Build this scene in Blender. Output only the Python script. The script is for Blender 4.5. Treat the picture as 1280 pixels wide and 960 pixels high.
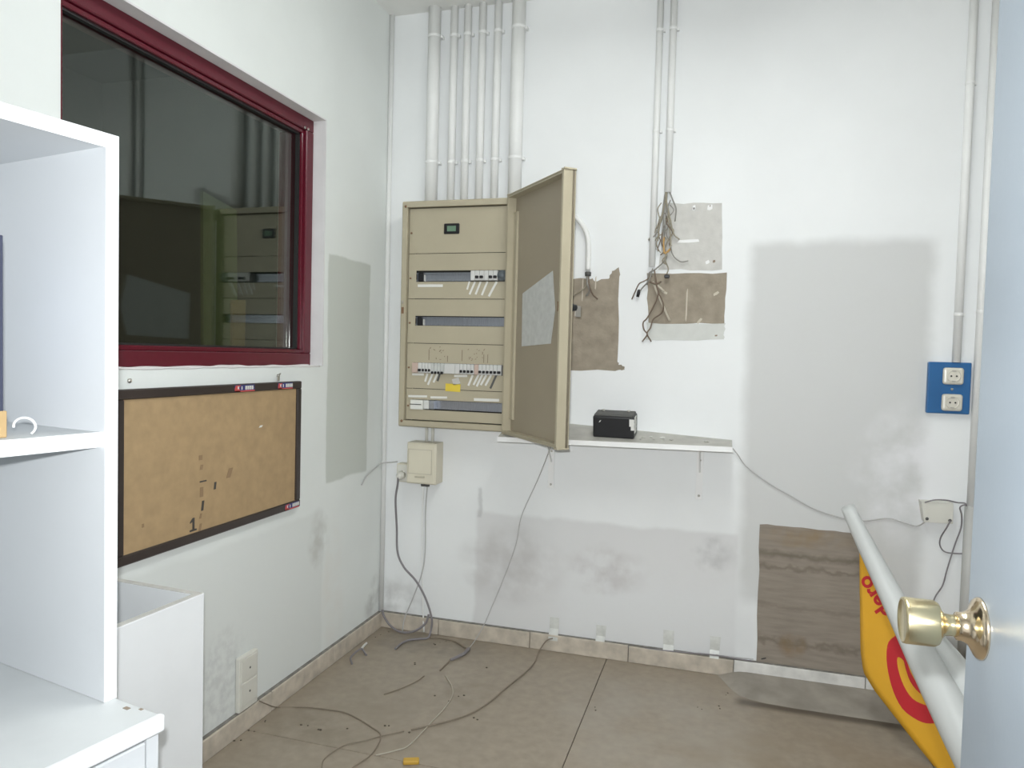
import bpy, bmesh, math, random
from mathutils import Vector, Matrix
random.seed(7)
PI = math.pi
scene = bpy.context.scene
for o in list(bpy.data.objects): bpy.data.objects.remove(o, do_unlink=True)
C = scene.collection

# ------------------------------------------------------------------ camera
CAM = Vector((1.4674, -2.9595, 1.2363)); YAW, PITCH, ROLL, FOC = -0.2871, -0.0400, 0.0258, 912.36
_f = Vector((math.sin(YAW)*math.cos(PITCH), math.cos(YAW)*math.cos(PITCH), math.sin(PITCH)))
_r0 = Vector((math.cos(YAW), -math.sin(YAW), 0)); _u0 = _r0.cross(_f)
_r = math.cos(ROLL)*_r0 + math.sin(ROLL)*_u0; _u = -math.sin(ROLL)*_r0 + math.cos(ROLL)*_u0
cd = bpy.data.cameras.new('camera'); cam = bpy.data.objects.new('camera', cd); C.objects.link(cam)
cd.sensor_width = 36; cd.lens = FOC/1280*36; cd.clip_start = .01
M3 = Matrix((_r, _u, -_f)).transposed()
cam.matrix_world = Matrix.Translation(CAM) @ M3.to_4x4()
scene.camera = cam

# ------------------------------------------------------------------ light and exposure
scene.view_settings.view_transform = 'Standard'; scene.view_settings.look = 'None'
scene.view_settings.gamma = 1; scene.view_settings.use_curve_mapping = False
scene.view_settings.exposure = 0.28
w = bpy.data.worlds.new('world'); scene.world = w; w.use_nodes = True
w.node_tree.nodes['Background'].inputs[0].default_value = (.93, .97, 1, 1)
w.node_tree.nodes['Background'].inputs[1].default_value = .6
# the camera's own flash: just above and a little left of the lens
fl = bpy.data.lights.new('camera_flash', 'SPOT'); fl.energy = 116; fl.shadow_soft_size = .012
fl.spot_size = math.radians(150); fl.spot_blend = 1.0; fl.color = (.95, .98, 1)
flo = bpy.data.objects.new('camera_flash', fl); C.objects.link(flo)
flo.location = CAM + _u*.050 - _r*.020 + _f*.02
flo.rotation_euler = (_f + _r*.24 + _u*.02).to_track_quat('-Z', 'Y').to_euler()      # the flash window points a little to the right
# fluorescent tubes of the ceiling fitting (its body is built with the objects)
LX, LY, LZ = 1.40, -1.40, 2.62
la = bpy.data.lights.new('ceiling_tube_light', 'AREA'); la.shape = 'RECTANGLE'; la.size = .26; la.size_y = 1.2
la.energy = 6; la.color = (.97, 1, .98)
lo = bpy.data.objects.new('ceiling_tube_light', la); C.objects.link(lo); lo.location = (LX, LY, LZ-.075)

# ------------------------------------------------------------------ materials
def mat(name, col, rough=.5, metal=0, var=.06, vscale=8, bump=0, bscale=60, spec=.5, stretch=None):
    m = bpy.data.materials.new(name); m.use_nodes = True
    nt = m.node_tree; b = nt.nodes['Principled BSDF']
    b.inputs['Roughness'].default_value = rough; b.inputs['Metallic'].default_value = metal
    b.inputs['Specular IOR Level'].default_value = spec
    tc = nt.nodes.new('ShaderNodeTexCoord'); src = tc.outputs['Object']
    if stretch:
        mp = nt.nodes.new('ShaderNodeMapping'); mp.inputs['Scale'].default_value = stretch
        nt.links.new(src, mp.inputs[0]); src = mp.outputs[0]
    n = nt.nodes.new('ShaderNodeTexNoise'); n.inputs['Scale'].default_value = vscale; n.inputs['Detail'].default_value = 6
    nt.links.new(src, n.inputs['Vector'])
    mx = nt.nodes.new('ShaderNodeMix'); mx.data_type = 'RGBA'
    c = Vector(col[:3])
    mx.inputs[6].default_value = (*(c*(1-var)), 1); mx.inputs[7].default_value = (*[min(1, v) for v in c*(1+var)], 1)
    mr = nt.nodes.new('ShaderNodeMapRange'); mr.inputs[1].default_value = .3; mr.inputs[2].default_value = .7
    nt.links.new(n.outputs['Fac'], mr.inputs[0]); nt.links.new(mr.outputs[0], mx.inputs[0])
    nt.links.new(mx.outputs[2], b.inputs['Base Color'])
    if bump:
        n2 = nt.nodes.new('ShaderNodeTexNoise'); n2.inputs['Scale'].default_value = bscale; n2.inputs['Detail'].default_value = 4
        nt.links.new(src, n2.inputs['Vector'])
        bp = nt.nodes.new('ShaderNodeBump'); bp.inputs['Strength'].default_value = bump; bp.inputs['Distance'].default_value = .004
        nt.links.new(n2.outputs['Fac'], bp.inputs['Height']); nt.links.new(bp.outputs[0], b.inputs['Normal'])
    m['mx'] = mx.name
    return m

def math_node(nt, op, a, b):
    n = nt.nodes.new('ShaderNodeMath'); n.operation = op
    for i, v in enumerate((a, b)):
        if isinstance(v, (int, float)): n.inputs[i].default_value = v
        else: nt.links.new(v, n.inputs[i])
    return n.outputs[0]

def step_node(nt, v, lo, hi):
    n = nt.nodes.new('ShaderNodeMapRange'); n.interpolation_type = 'SMOOTHSTEP'
    nt.links.new(v, n.inputs[0]); n.inputs[1].default_value = lo; n.inputs[2].default_value = hi
    return n.outputs[0]

def add_patches(m, axes, patches):
    """old paint, stains and dark bands with a shape of their own: rect (a0,a1,b0,b1,soft,ragged) or blob (a,b,ra,rb)"""
    nt = m.node_tree; bs = nt.nodes['Principled BSDF']
    tc = nt.nodes.new('ShaderNodeTexCoord')
    cur = bs.inputs['Base Color'].links[0].from_socket
    for pt in patches:
        nz = nt.nodes.new('ShaderNodeTexNoise'); nz.inputs['Scale'].default_value = pt.get('ns', 7); nz.inputs['Detail'].default_value = 5
        nt.links.new(tc.outputs['Object'], nz.inputs['Vector'])
        vs = nt.nodes.new('ShaderNodeVectorMath'); vs.operation = 'SUBTRACT'
        nt.links.new(nz.outputs['Color'], vs.inputs[0]); vs.inputs[1].default_value = (.5, .5, .5)
        vm = nt.nodes.new('ShaderNodeVectorMath'); vm.operation = 'MULTIPLY_ADD'
        nt.links.new(vs.outputs[0], vm.inputs[0]); rg = pt.get('rag', .03); vm.inputs[1].default_value = (rg, rg, rg)
        nt.links.new(tc.outputs['Object'], vm.inputs[2])
        sp = nt.nodes.new('ShaderNodeSeparateXYZ'); nt.links.new(vm.outputs[0], sp.inputs[0])
        A, Bc = sp.outputs[axes[0]], sp.outputs[axes[1]]
        if 'rect' in pt:
            a0, a1, b0, b1 = pt['rect']; s = pt.get('soft', .02)
            k = math_node(nt, 'MULTIPLY', step_node(nt, A, a0-s, a0+s), step_node(nt, A, a1+s, a1-s))
            k2 = math_node(nt, 'MULTIPLY', step_node(nt, Bc, b0-s, b0+s), step_node(nt, Bc, b1+s, b1-s))
            k = math_node(nt, 'MULTIPLY', k, k2)
        else:
            a, b_, ra, rb = pt['blob']
            da = math_node(nt, 'DIVIDE', math_node(nt, 'SUBTRACT', A, a), ra)
            db = math_node(nt, 'DIVIDE', math_node(nt, 'SUBTRACT', Bc, b_), rb)
            d = math_node(nt, 'ADD', math_node(nt, 'MULTIPLY', da, da), math_node(nt, 'MULTIPLY', db, db))
            k = step_node(nt, d, 1.0, .05)
            mr = nt.nodes.new('ShaderNodeMapRange'); mr.inputs[1].default_value = .38; mr.inputs[2].default_value = .62
            nt.links.new(nz.outputs['Fac'], mr.inputs[0]); k = math_node(nt, 'MULTIPLY', k, mr.outputs[0])
        k = math_node(nt, 'MULTIPLY', k, pt.get('amt', 1))
        mx = nt.nodes.new('ShaderNodeMix'); mx.data_type = 'RGBA'
        nt.links.new(k, mx.inputs[0]); nt.links.new(cur, mx.inputs[6]); mx.inputs[7].default_value = (*pt['col'], 1)
        cur = mx.outputs[2]
    nt.links.new(cur, bs.inputs['Base Color'])

M = {}
M['wall_back'] = mat('white_wall_paint', (.80, .815, .815), .6, var=.025, vscale=3, bump=.12, bscale=25)
add_patches(M['wall_back'], ('X', 'Z'), [
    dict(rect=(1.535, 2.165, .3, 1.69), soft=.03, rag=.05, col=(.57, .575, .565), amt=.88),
    dict(rect=(.45, 1.53, -.1, .555), soft=.012, rag=.045, col=(.67, .67, .67), amt=.85),
    dict(rect=(.82, 1.6, .08, .35), soft=.1, rag=.2, col=(.72, .735, .74), amt=.7),
    dict(blob=(.62, .34, .28, .2), col=(.44, .42, .41), amt=.5, rag=.1),
    dict(blob=(1.02, .36, .2, .12), col=(.45, .42, .41), amt=.5, rag=.12, ns=11),
    dict(blob=(1.45, .47, .1, .09), col=(.45, .45, .45), amt=.6, rag=.1, ns=14),
    dict(blob=(.05, .12, .2, .12), col=(.4, .39, .38), amt=.5, rag=.1, ns=14),
    dict(blob=(2.1, .83, .2, .3), col=(.80, .80, .82), amt=.8, rag=.12),
    dict(rect=(.455, .472, .53, .66), soft=.006, rag=.03, col=(.4, .4, .4), amt=.45, ns=20),
])
M['wall_left'] = mat('pale_wall_paint', (.755, .785, .765), .6, var=.03, vscale=3, bump=.12, bscale=25)
add_patches(M['wall_left'], ('Y', 'Z'), [
    dict(rect=(-.485, -.155, .725, 1.6), soft=.006, rag=.03, col=(.54, .57, .525), amt=.9),
    dict(rect=(-1.6, -.50, -.1, .625), soft=.012, rag=.04, col=(.69, .715, .695), amt=.8),
    dict(blob=(-.53, .52, .09, .13), col=(.46, .46, .42), amt=.6, rag=.06, ns=12),
    dict(blob=(-1.08, .2, .16, .2), col=(.50, .51, .51), amt=.5, rag=.1, ns=35),
    dict(blob=(-.42, .3, .1, .35), col=(.74, .73, .69), amt=.6, rag=.1),
    dict(blob=(-.05, .12, .12, .14), col=(.4, .4, .38), amt=.6, rag=.1, ns=14),
])
M['white'] = mat('white_plain_paint', (.82, .82, .81), .55, var=.03, bump=.06)
M['ceiling'] = mat('ceiling_paint', (.80, .80, .77), .7, var=.03, bump=.1)
M['reveal'] = mat('window_reveal_plaster', (.70, .69, .69), .7, var=.05, bump=.2)
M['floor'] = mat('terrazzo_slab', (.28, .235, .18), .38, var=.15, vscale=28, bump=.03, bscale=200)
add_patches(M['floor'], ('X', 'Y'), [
    dict(rect=(-1, 4, -4, 1), soft=.1, rag=0, col=(.36, .31, .245), amt=.25),
    dict(blob=(1.3, -.5, .45, .4), col=(.36, .325, .275), amt=.6, rag=.2, ns=5),
    dict(blob=(.35, -.75, .5, .3), col=(.24, .2, .15), amt=.5, rag=.2, ns=9),
    dict(blob=(.28, -.12, .4, .14), col=(.2, .175, .14), amt=.75, rag=.12, ns=13),
    dict(rect=(1.54, 2.6, -.252, -.20), soft=.022, rag=.03, col=(.085, .065, .045), amt=.9, ns=6),  # dark brown band on the floor along the foot of the cement fillet
    dict(blob=(.62, -.48, .12, .12), col=(.22, .18, .13), amt=.7, rag=.1, ns=12),
    dict(blob=(1.75, -.6, .5, .25), col=(.25, .2, .14), amt=.5, rag=.2, ns=6),
    dict(blob=(.2, -.9, .2, .14), col=(.2, .165, .12), amt=.6, rag=.12, ns=15),
])
M['joint'] = mat('dark_floor_joint', (.10, .08, .06), .9)
M['skirt'] = mat('stone_skirting', (.50, .445, .37), .5, var=.2, vscale=22)
M['skirt_white'] = mat('painted_skirting', (.66, .65, .62), .6, var=.15, vscale=18)
M['cement'] = mat('cement_fillet', (.30, .272, .232), .8, var=.22, vscale=9, bump=.15)
M['grime'] = mat('skirting_grime', (.2, .19, .17), .9, var=.3, vscale=30)
M['maroon'] = mat('maroon_window_aluminium', (.105, .008, .018), .28, var=.03)
M['maroon_gloss'] = mat('maroon_glazing_bead', (.105, .008, .018), .14, var=.03)
M['gasket'] = mat('black_gasket', (.015, .015, .015), .5)
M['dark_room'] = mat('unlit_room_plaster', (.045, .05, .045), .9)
M['silicone'] = mat('white_sealant', (.74, .72, .72), .5)
M['door'] = mat('pale_blue_door_paint', (.255, .295, .335), .3, var=.03, vscale=5, bump=.04, bscale=90)
M['brass'] = mat('satin_brass', (.74, .64, .40), .27, metal=1, var=.05)
M['brass_polished'] = mat('polished_brass', (.80, .66, .48), .16, metal=1, var=.03)
M['tan'] = mat('beige_cabinet_enamel', (.43, .385, .28), .42, var=.04, vscale=5)
M['tan_dark'] = mat('beige_door_liner', (.33, .285, .21), .45, var=.04, vscale=4)
M['rail'] = mat('galvanised_rail', (.36, .38, .42), .35, metal=.6, var=.15, vscale=20, stretch=(30, 3, 1))
M['black'] = mat('black_plastic', (.012, .012, .014), .4)
M['inside'] = mat('cabinet_dark_interior', (.04, .038, .033), .8)
M['lcd'] = mat('green_display', (.16, .26, .18), .2)
M['breaker'] = mat('grey_white_breaker', (.62, .62, .60), .4)
M['breaker_warm'] = mat('pinkish_breaker', (.55, .42, .36), .4)
M['paper'] = mat('white_paper', (.72, .72, .68), .7, var=.03)
M['paper_grey'] = mat('grey_printed_paper', (.54, .55, .53), .7, var=.08, vscale=40)
M['label_dark'] = mat('dark_label', (.09, .09, .085), .6)
M['button'] = mat('grey_button', (.11, .13, .14), .4)
M['yellow'] = mat('yellow_sticker', (.72, .55, .06), .5)
M['steel'] = mat('worn_steel', (.5, .48, .44), .35, metal=.9, var=.2)
M['rust'] = mat('rusty_screw', (.2, .11, .06), .6)
M['ink'] = mat('pen_ink', (.05, .045, .04), .7)
M['ink_faint'] = mat('faded_ink', (.24, .18, .13), .8)
M['ink_board'] = mat('faded_board_ink', (.27, .18, .10), .8)
M['beige'] = mat('cream_plastic', (.66, .62, .50), .4, var=.03)
M['beige_dark'] = mat('cream_plastic_recess', (.50, .465, .37), .5)
M['cream'] = mat('aged_white_plastic', (.64, .63, .57), .4, var=.04)
M['grey_cable'] = mat('grey_cable_sheath', (.21, .195, .205), .45)
M['thin_cable'] = mat('pale_grey_wire', (.47, .465, .455), .5)
M['brown_wire'] = mat('brown_wire', (.16, .115, .08), .5)
M['grey_wire'] = mat('grey_wire', (.26, .25, .225), .5)
M['olive_wire'] = mat('dusty_olive_wire', (.30, .27, .2), .5)
M['orange_wire'] = mat('orange_wire', (.45, .27, .09), .5)
M['floor_wire'] = mat('dusty_floor_wire', (.22, .18, .135), .6)
M['pale_wire'] = mat('dusty_pale_wire', (.46, .42, .35), .6)
M['pipe'] = mat('painted_conduit', (.80, .805, .79), .45, var=.03)
M['sleeve'] = mat('grey_sleeve', (.47, .47, .45), .5)
M['patch_brown'] = mat('bare_brown_plaster', (.30, .258, .20), .85, var=.16, vscale=22, bump=.3, bscale=120)
M['patch_grey'] = mat('bare_grey_plaster', (.56, .55, .52), .85, var=.07, vscale=30, bump=.15, bscale=120)
M['patch_pale'] = mat('pale_grey_filler', (.60, .61, .58), .85, var=.05, vscale=20, bump=.1)
M['patch_taupe'] = mat('bare_taupe_plaster', (.275, .237, .195), .9, var=.13, vscale=9, bump=.2, bscale=120, stretch=(1, 1, 7))
add_patches(M['patch_taupe'], ('X', 'Z'), [
    dict(rect=(1.5, 2.1, .485, .505), soft=.012, rag=.05, col=(.14, .115, .085), amt=.7, ns=22),
    dict(rect=(1.5, 2.1, .44, .455), soft=.008, rag=.06, col=(.16, .13, .10), amt=.6, ns=25),
    dict(rect=(1.5, 2.1, .15, .17), soft=.012, rag=.08, col=(.15, .12, .09), amt=.6, ns=22),
    dict(rect=(1.5, 2.1, .29, .30), soft=.01, rag=.06, col=(.17, .14, .11), amt=.5, ns=20),
    dict(blob=(1.742, .152, .055, .055), col=(.22, .14, .06), amt=1, rag=.03, ns=4), dict(blob=(1.742, .152, .06, .06), col=(.22, .14, .06), amt=1, rag=.02, ns=9),
    dict(blob=(1.78, .57, .2, .05), col=(.27, .19, .1), amt=.6, rag=.05, ns=12),
])
M['scrape'] = mat('pale_scrape', (.55, .50, .41), .9)
M['shelf_top'] = mat('dusty_shelf_board', (.47, .46, .42), .6, var=.15, vscale=14)
M['shelf_edge'] = mat('white_shelf_edge', (.80, .80, .79), .4, var=.02)
M['blue'] = mat('blue_enamel', (.018, .115, .30), .35, var=.05)
M['socket'] = mat('socket_ivory', (.66, .63, .55), .3)
M['tape'] = mat('milky_tape', (.62, .63, .60), .4, var=.1, vscale=40)
M['board'] = mat('tan_hardboard', (.385, .268, .142), .7, var=.09, vscale=30, bump=.05, bscale=250)
M['board_frame'] = mat('dark_brown_frame', (.033, .023, .019), .4, var=.1)
M['logo_red'] = mat('sticker_red', (.55, .08, .07), .5)
M['logo_blue'] = mat('sticker_blue', (.03, .035, .16), .5)
M['melamine'] = mat('white_melamine', (.63, .65, .665), .4, var=.02, vscale=4)
M['melamine_edge'] = mat('white_edge_band', (.78, .79, .80), .35, var=.01)
M['melamine_dirty'] = mat('scuffed_melamine', (.58, .60, .60), .5, var=.05, vscale=8)
M['melamine_box'] = mat('white_carcass_board', (.76, .775, .785), .45, var=.03, vscale=6)
M['chip'] = mat('chipped_core', (.25, .2, .15), .9)
M['banner_yellow'] = mat('banner_yellow', (.70, .37, .025), .4, var=.03)
M['banner_red'] = mat('banner_red', (.50, .018, .028), .4, var=.02)
M['banner_white'] = mat('banner_white_back', (.62, .64, .63), .45, var=.03)
M['green_dim'] = mat('green_card', (.055, .068, .02), .7)
M['orange_dim'] = mat('orange_card', (.13, .08, .022), .7)
M['frame_dark'] = mat('dark_blue_frame', (.05, .055, .09), .4)
M['frame_blue'] = mat('pale_blue_card', (.45, .52, .66), .5)
M['wood'] = mat('tan_wood', (.45, .31, .15), .6)
M['scrap'] = mat('orange_yellow_scrap', (.50, .30, .04), .5)
M['grit'] = mat('floor_grit', (.10, .08, .06), .9)
M['lamp_body'] = mat('lamp_enamel', (.8, .8, .8), .4)
em = bpy.data.materials.new('lit_tube'); em.use_nodes = True
em.node_tree.nodes['Principled BSDF'].inputs['Emission Color'].default_value = (.97, 1, .98, 1)
em.node_tree.nodes['Principled BSDF'].inputs['Emission Strength'].default_value = 25
M['tube'] = em
gl = bpy.data.materials.new('window_glass'); gl.use_nodes = True
nt = gl.node_tree; nt.nodes.remove(nt.nodes['Principled BSDF'])
tr = nt.nodes.new('ShaderNodeBsdfTransparent'); tr.inputs[0].default_value = (.80, .84, .80, 1)
gs = nt.nodes.new('ShaderNodeBsdfGlossy'); gs.inputs['Roughness'].default_value = .0; gs.inputs[0].default_value = (.93, .97, .93, 1)
fr = nt.nodes.new('ShaderNodeFresnel'); fr.inputs[0].default_value = 1.5
mxs = nt.nodes.new('ShaderNodeMixShader')
gm = nt.nodes.new('ShaderNodeNewGeometry'); io = nt.nodes.new('ShaderNodeMapRange')
io.inputs[3].default_value = 1.65; io.inputs[4].default_value = 1/1.65       # same reflectance on both faces of the pane
nt.links.new(gm.outputs['Backfacing'], io.inputs[0]); nt.links.new(io.outputs[0], fr.inputs[0])
nt.links.new(fr.outputs[0], mxs.inputs[0]); nt.links.new(tr.outputs[0], mxs.inputs[1]); nt.links.new(gs.outputs[0], mxs.inputs[2])
nt.links.new(mxs.outputs[0], nt.nodes['Material Output'].inputs[0])
M['glass'] = gl

# ------------------------------------------------------------------ mesh helpers
def box(bm, x0, x1, y0, y1, z0, z1, bev=0, seg=2):
    r = bmesh.ops.create_cube(bm, size=1)
    vs = r['verts']
    for v in vs:
        v.co = Vector(((x0+x1)/2+v.co.x*(x1-x0), (y0+y1)/2+v.co.y*(y1-y0), (z0+z1)/2+v.co.z*(z1-z0)))
    if bev:
        es = list({e for v in vs for e in v.link_edges})
        bmesh.ops.bevel(bm, geom=es, offset=bev, segments=seg, affect='EDGES', profile=.5)
    return bm
def B_(*a, **k): return box(bmesh.new(), *a, **k)
def prism(bm, pts, origin, ax, ay, n, t):
    """polygon pts in the plane (origin, ax, ay), from the plane to n*t"""
    o, ax, ay, n = map(Vector, (origin, ax, ay, n))
    lo = [bm.verts.new(o+ax*a+ay*b) for a, b in pts]; hi = [bm.verts.new(o+ax*a+ay*b+n*t) for a, b in pts]
    k = len(pts)
    bm.faces.new(hi); bm.faces.new(lo[::-1])
    for i in range(k): bm.faces.new((lo[i], lo[(i+1) % k], hi[(i+1) % k], hi[i]))
    bmesh.ops.recalc_face_normals(bm, faces=bm.faces[:])
    return bm
def catmull(pts, n=6):
    P = [Vector(q) for q in pts]
    if len(P) < 3: return P
    P = [P[0]*2-P[1]] + P + [P[-1]*2-P[-2]]
    out = []
    for i in range(1, len(P)-2):
        a, b, c, d = P[i-1:i+3]
        for k in range(n):
            t = k/n
            out.append(.5*((2*b)+(c-a)*t+(2*a-5*b+4*c-d)*t*t+(3*b-a-3*c+d)*t**3))
    out.append(P[-2]); return out
def tube(bm, pts, r, sides=6, smooth=6, cap=True):
    P = catmull(pts, smooth) if smooth else [Vector(q) for q in pts]
    up = None; rings = []
    for i, q in enumerate(P):
        t = (P[min(i+1, len(P)-1)]-P[max(i-1, 0)]); t = t.normalized() if t.length > 1e-9 else Vector((0, 0, 1))
        if up is None: up = t.orthogonal().normalized()
        up = up-t*up.dot(t); up = up.normalized() if up.length > 1e-6 else t.orthogonal().normalized()
        s = t.cross(up); rr = r(i/(len(P)-1)) if callable(r) else r
        rings.append([bm.verts.new(q+(up*math.cos(2*PI*k/sides)+s*math.sin(2*PI*k/sides))*rr) for k in range(sides)])
    for a, b in zip(rings, rings[1:]):
        for k in range(sides):
            f = bm.faces.new((a[k], a[(k+1) % sides], b[(k+1) % sides], b[k])); f.smooth = True
    if cap: bm.faces.new(rings[0][::-1]); bm.faces.new(rings[-1])
    bmesh.ops.recalc_face_normals(bm, faces=bm.faces[:])
    return bm
def T_(pts, r, **k): return tube(bmesh.new(), pts, r, **k)
def lathe(bm, prof, o, ax, sides=24):
    """profile (distance along ax, radius)"""
    o, ax = Vector(o), Vector(ax).normalized(); u = ax.orthogonal().normalized(); v = ax.cross(u)
    rings = [[bm.verts.new(o+ax*h+(u*math.cos(2*PI*k/sides)+v*math.sin(2*PI*k/sides))*max(r, 1e-5)) for k in range(sides)] for h, r in prof]
    for a, b in zip(rings, rings[1:]):
        for k in range(sides):
            f = bm.faces.new((a[k], a[(k+1) % sides], b[(k+1) % sides], b[k])); f.smooth = True
    bm.faces.new(rings[0][::-1]); bm.faces.new(rings[-1])
    bmesh.ops.recalc_face_normals(bm, faces=bm.faces[:])
    return bm
def L_(prof, o, ax, **k): return lathe(bmesh.new(), prof, o, ax, **k)
def obj(name, bm, m, parent=None):
    """mesh in world metres; a part of a translated Empty is shifted back so that it stays put"""
    me = bpy.data.meshes.new(name); bm.to_mesh(me); bm.free()
    me.materials.append(M[m] if isinstance(m, str) else m)
    o = bpy.data.objects.new(name, me); C.objects.link(o)
    if parent:
        o.parent = parent
        if parent.type == 'EMPTY' and not parent.get('_local'): o.location = -parent.location
    return o
def tag(o, label, cat, group=None, kind=None):
    o['label'] = label; o['category'] = cat
    if group: o['group'] = group
    if kind: o['kind'] = kind
    return o
def thing(name, label, cat, loc=(0, 0, 0), rotz=0, local=False, group=None, kind=None):
    o = bpy.data.objects.new(name, None); C.objects.link(o); o.empty_display_size = .05
    o.location = loc; o.rotation_euler = (0, 0, rotz)
    if local: o['_local'] = 1
    return tag(o, label, cat, group, kind)
def share(o, parent, loc):
    """another object on the same mesh, as a part of parent"""
    c = o.copy(); C.objects.link(c); c.parent = parent; c.location = loc; return c

# ------------------------------------------------------------------ setting
XR, YF, H = 2.75, -2.90, 2.70     # right wall, front wall (door wall), ceiling
WY0, WY1, WZ0, WZ1 = -1.649, -.523, 1.176, 2.09    # window opening in the left wall
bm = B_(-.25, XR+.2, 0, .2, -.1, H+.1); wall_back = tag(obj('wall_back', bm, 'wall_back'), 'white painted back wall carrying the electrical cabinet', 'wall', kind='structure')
bm = bmesh.new()
box(bm, -.2, 0, -3.1, WY0, -.1, H+.1); box(bm, -.2, 0, WY1, 0, -.1, H+.1)
box(bm, -.2, 0, WY0, WY1, -.1, WZ0); box(bm, -.2, 0, WY0, WY1, WZ1, H+.1)
wall_left = tag(obj('wall_left', bm, 'wall_left'), 'pale grey-white left wall with the maroon framed window', 'wall', kind='structure')
bm = bmesh.new()      # plaster lining of the window reveal
box(bm, -.05, .0015, WY1-.002, WY1+.004, WZ0, WZ1+.004); box(bm, -.05, .0015, WY0, WY1, WZ1-.002, WZ1+.004)
obj('reveal_lining', bm, 'reveal', wall_left)
tag(obj('wall_right', B_(XR, XR+.2, -3.1, .2, -.1, H+.1), 'white'), 'white right wall hidden behind the open door', 'wall', kind='structure')
bm = bmesh.new()
box(bm, -.2, .85, YF-.15, YF, -.1, H+.1); box(bm, 1.79, XR+.2, YF-.15, YF, -.1, H+.1); box(bm, .85, 1.79, YF-.15, YF, 2.1, H+.1)
tag(obj('wall_front', bm, 'white'), 'white wall with the doorway behind the viewpoint', 'wall', kind='structure')
tag(obj('ceiling', B_(-.2, XR+.2, -3.1, .2, H, H+.12), 'ceiling'), 'off-white ceiling over the conduit pipes', 'ceiling', kind='structure')
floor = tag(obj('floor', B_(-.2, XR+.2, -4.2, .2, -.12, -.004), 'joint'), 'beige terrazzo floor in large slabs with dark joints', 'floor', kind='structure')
xs = [0, 1.033, 2.12, XR]; ys = [0, -.972, -1.944, -2.916, -4.1]
for i in range(3):
    for j in range(4):
        g = .0014
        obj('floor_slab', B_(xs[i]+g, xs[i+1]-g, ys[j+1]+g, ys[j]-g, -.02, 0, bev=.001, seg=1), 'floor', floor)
# stone skirting in pieces
sb = tag(obj('baseboard_back', B_(0, XR, -.008, .004, 0, .066), 'grime'), 'stone skirting along the foot of the back wall', 'baseboard', kind='structure')
jx = [.0, .29, .705, 1.12, 1.53, 2.0, XR]
for i in range(len(jx)-1):
    dz = random.uniform(-.002, .002)
    obj('skirting_tile', B_(jx[i]+.0012, jx[i+1]-.0012, -.018, -.002, 0, .068+dz, bev=.003, seg=2), 'skirt' if i < 4 else 'skirt_white', sb)
obj('grime_line', B_(.0, XR, -.012, .003, .067, .0705), 'grime', sb)
sl = tag(obj('baseboard_left', B_(-.004, .008, YF, 0, 0, .066), 'grime'), 'stone skirting along the foot of the left wall', 'baseboard', kind='structure')
jy = [-.02, -.43, -.84, -1.25, -1.66, -2.07, -2.48, -2.9]
for i in range(len(jy)-1):
    obj('skirting_tile', B_(.002, .018, jy[i+1]+.0012, jy[i]-.0012, 0, .068, bev=.003, seg=2), 'skirt', sl)
obj('grime_line', B_(-.003, .012, -2.9, -.012, .067, .0705), 'grime', sl)
bm = bmesh.new()
prof = [(-.016, 0), (-.016, .028), (-.05, .024), (-.10, .017), (-.16, .008), (-.205, .001), (-.21, 0)]
rows = []
for x, k in ((1.47, .02), (1.49, .22), (1.51, .45), (1.53, .66), (1.55, .80), (1.58, .90), (1.64, .97), (1.74, 1), (XR-.001, 1)):
    rows.append([bm.verts.new((x, -.016+(y+.016)*k, max(z*min(1, k*1.15), 0)+.0004)) for y, z in prof])
for a, b in zip(rows, rows[1:]):
    for k in range(len(prof)-1): bm.faces.new((a[k], b[k], b[k+1], a[k+1]))
bm.faces.new(rows[0]); bm.faces.new(rows[-1][::-1]); bmesh.ops.recalc_face_normals(bm, faces=bm.faces[:])
tag(obj('trim_1', bm, 'cement'), 'sloping grey cement fillet along the right part of the back wall', 'trim', kind='structure')
bm = bmesh.new(); tube(bm, [(.009, -.008, .07), (.009, -.008, H)], .011, sides=8, smooth=0)
tag(obj('trim_2', bm, 'pipe'), 'thin white strip running up the corner of the two walls', 'trim', kind='structure')

# bare patches in the back wall
def patch(name, pts, m, t=.0015, parent=wall_back, rag=.003, sub=6):
    out = []
    for i, a in enumerate(pts):
        b = pts[(i+1) % len(pts)]
        for k in range(sub):
            q = k/sub
            out.append((a[0]+(b[0]-a[0])*q+random.uniform(-rag, rag), a[1]+(b[1]-a[1])*q+random.uniform(-rag, rag)))
    return obj(name, prism(bmesh.new(), out, (0, 0, 0), (1, 0, 0), (0, 0, 1), (0, -1, 0), t), m, parent)
patch('bare_plaster_patch', [(.74, 1.555), (.92, 1.555), (.935, 1.545), (.99, 1.555), (1.005, 1.585), (1.03, 1.597), (1.036, 1.55), (1.035, 1.22), (1.045, 1.205), (1.07, 1.20), (1.068, 1.186), (1.03, 1.182), (.74, 1.18)], 'patch_brown', rag=.004, sub=4)
patch('filler_patch', [(1.20, 1.85), (1.424, 1.843), (1.434, 1.585), (1.19, 1.59)], 'patch_grey')
patch('bare_plaster_patch', [(1.143, 1.573), (1.448, 1.573), (1.449, 1.378), (1.155, 1.376)], 'patch_brown', t=.0022)
patch('filler_patch', [(1.15, 1.378), (1.45, 1.378), (1.447, 1.315), (1.15, 1.308)], 'patch_pale')
patch('bare_plaster_patch', [(1.607, .608), (1.79, .606), (1.958, .603), (2.008, .07), (1.613, .066)], 'patch_taupe', t=.002)
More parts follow.
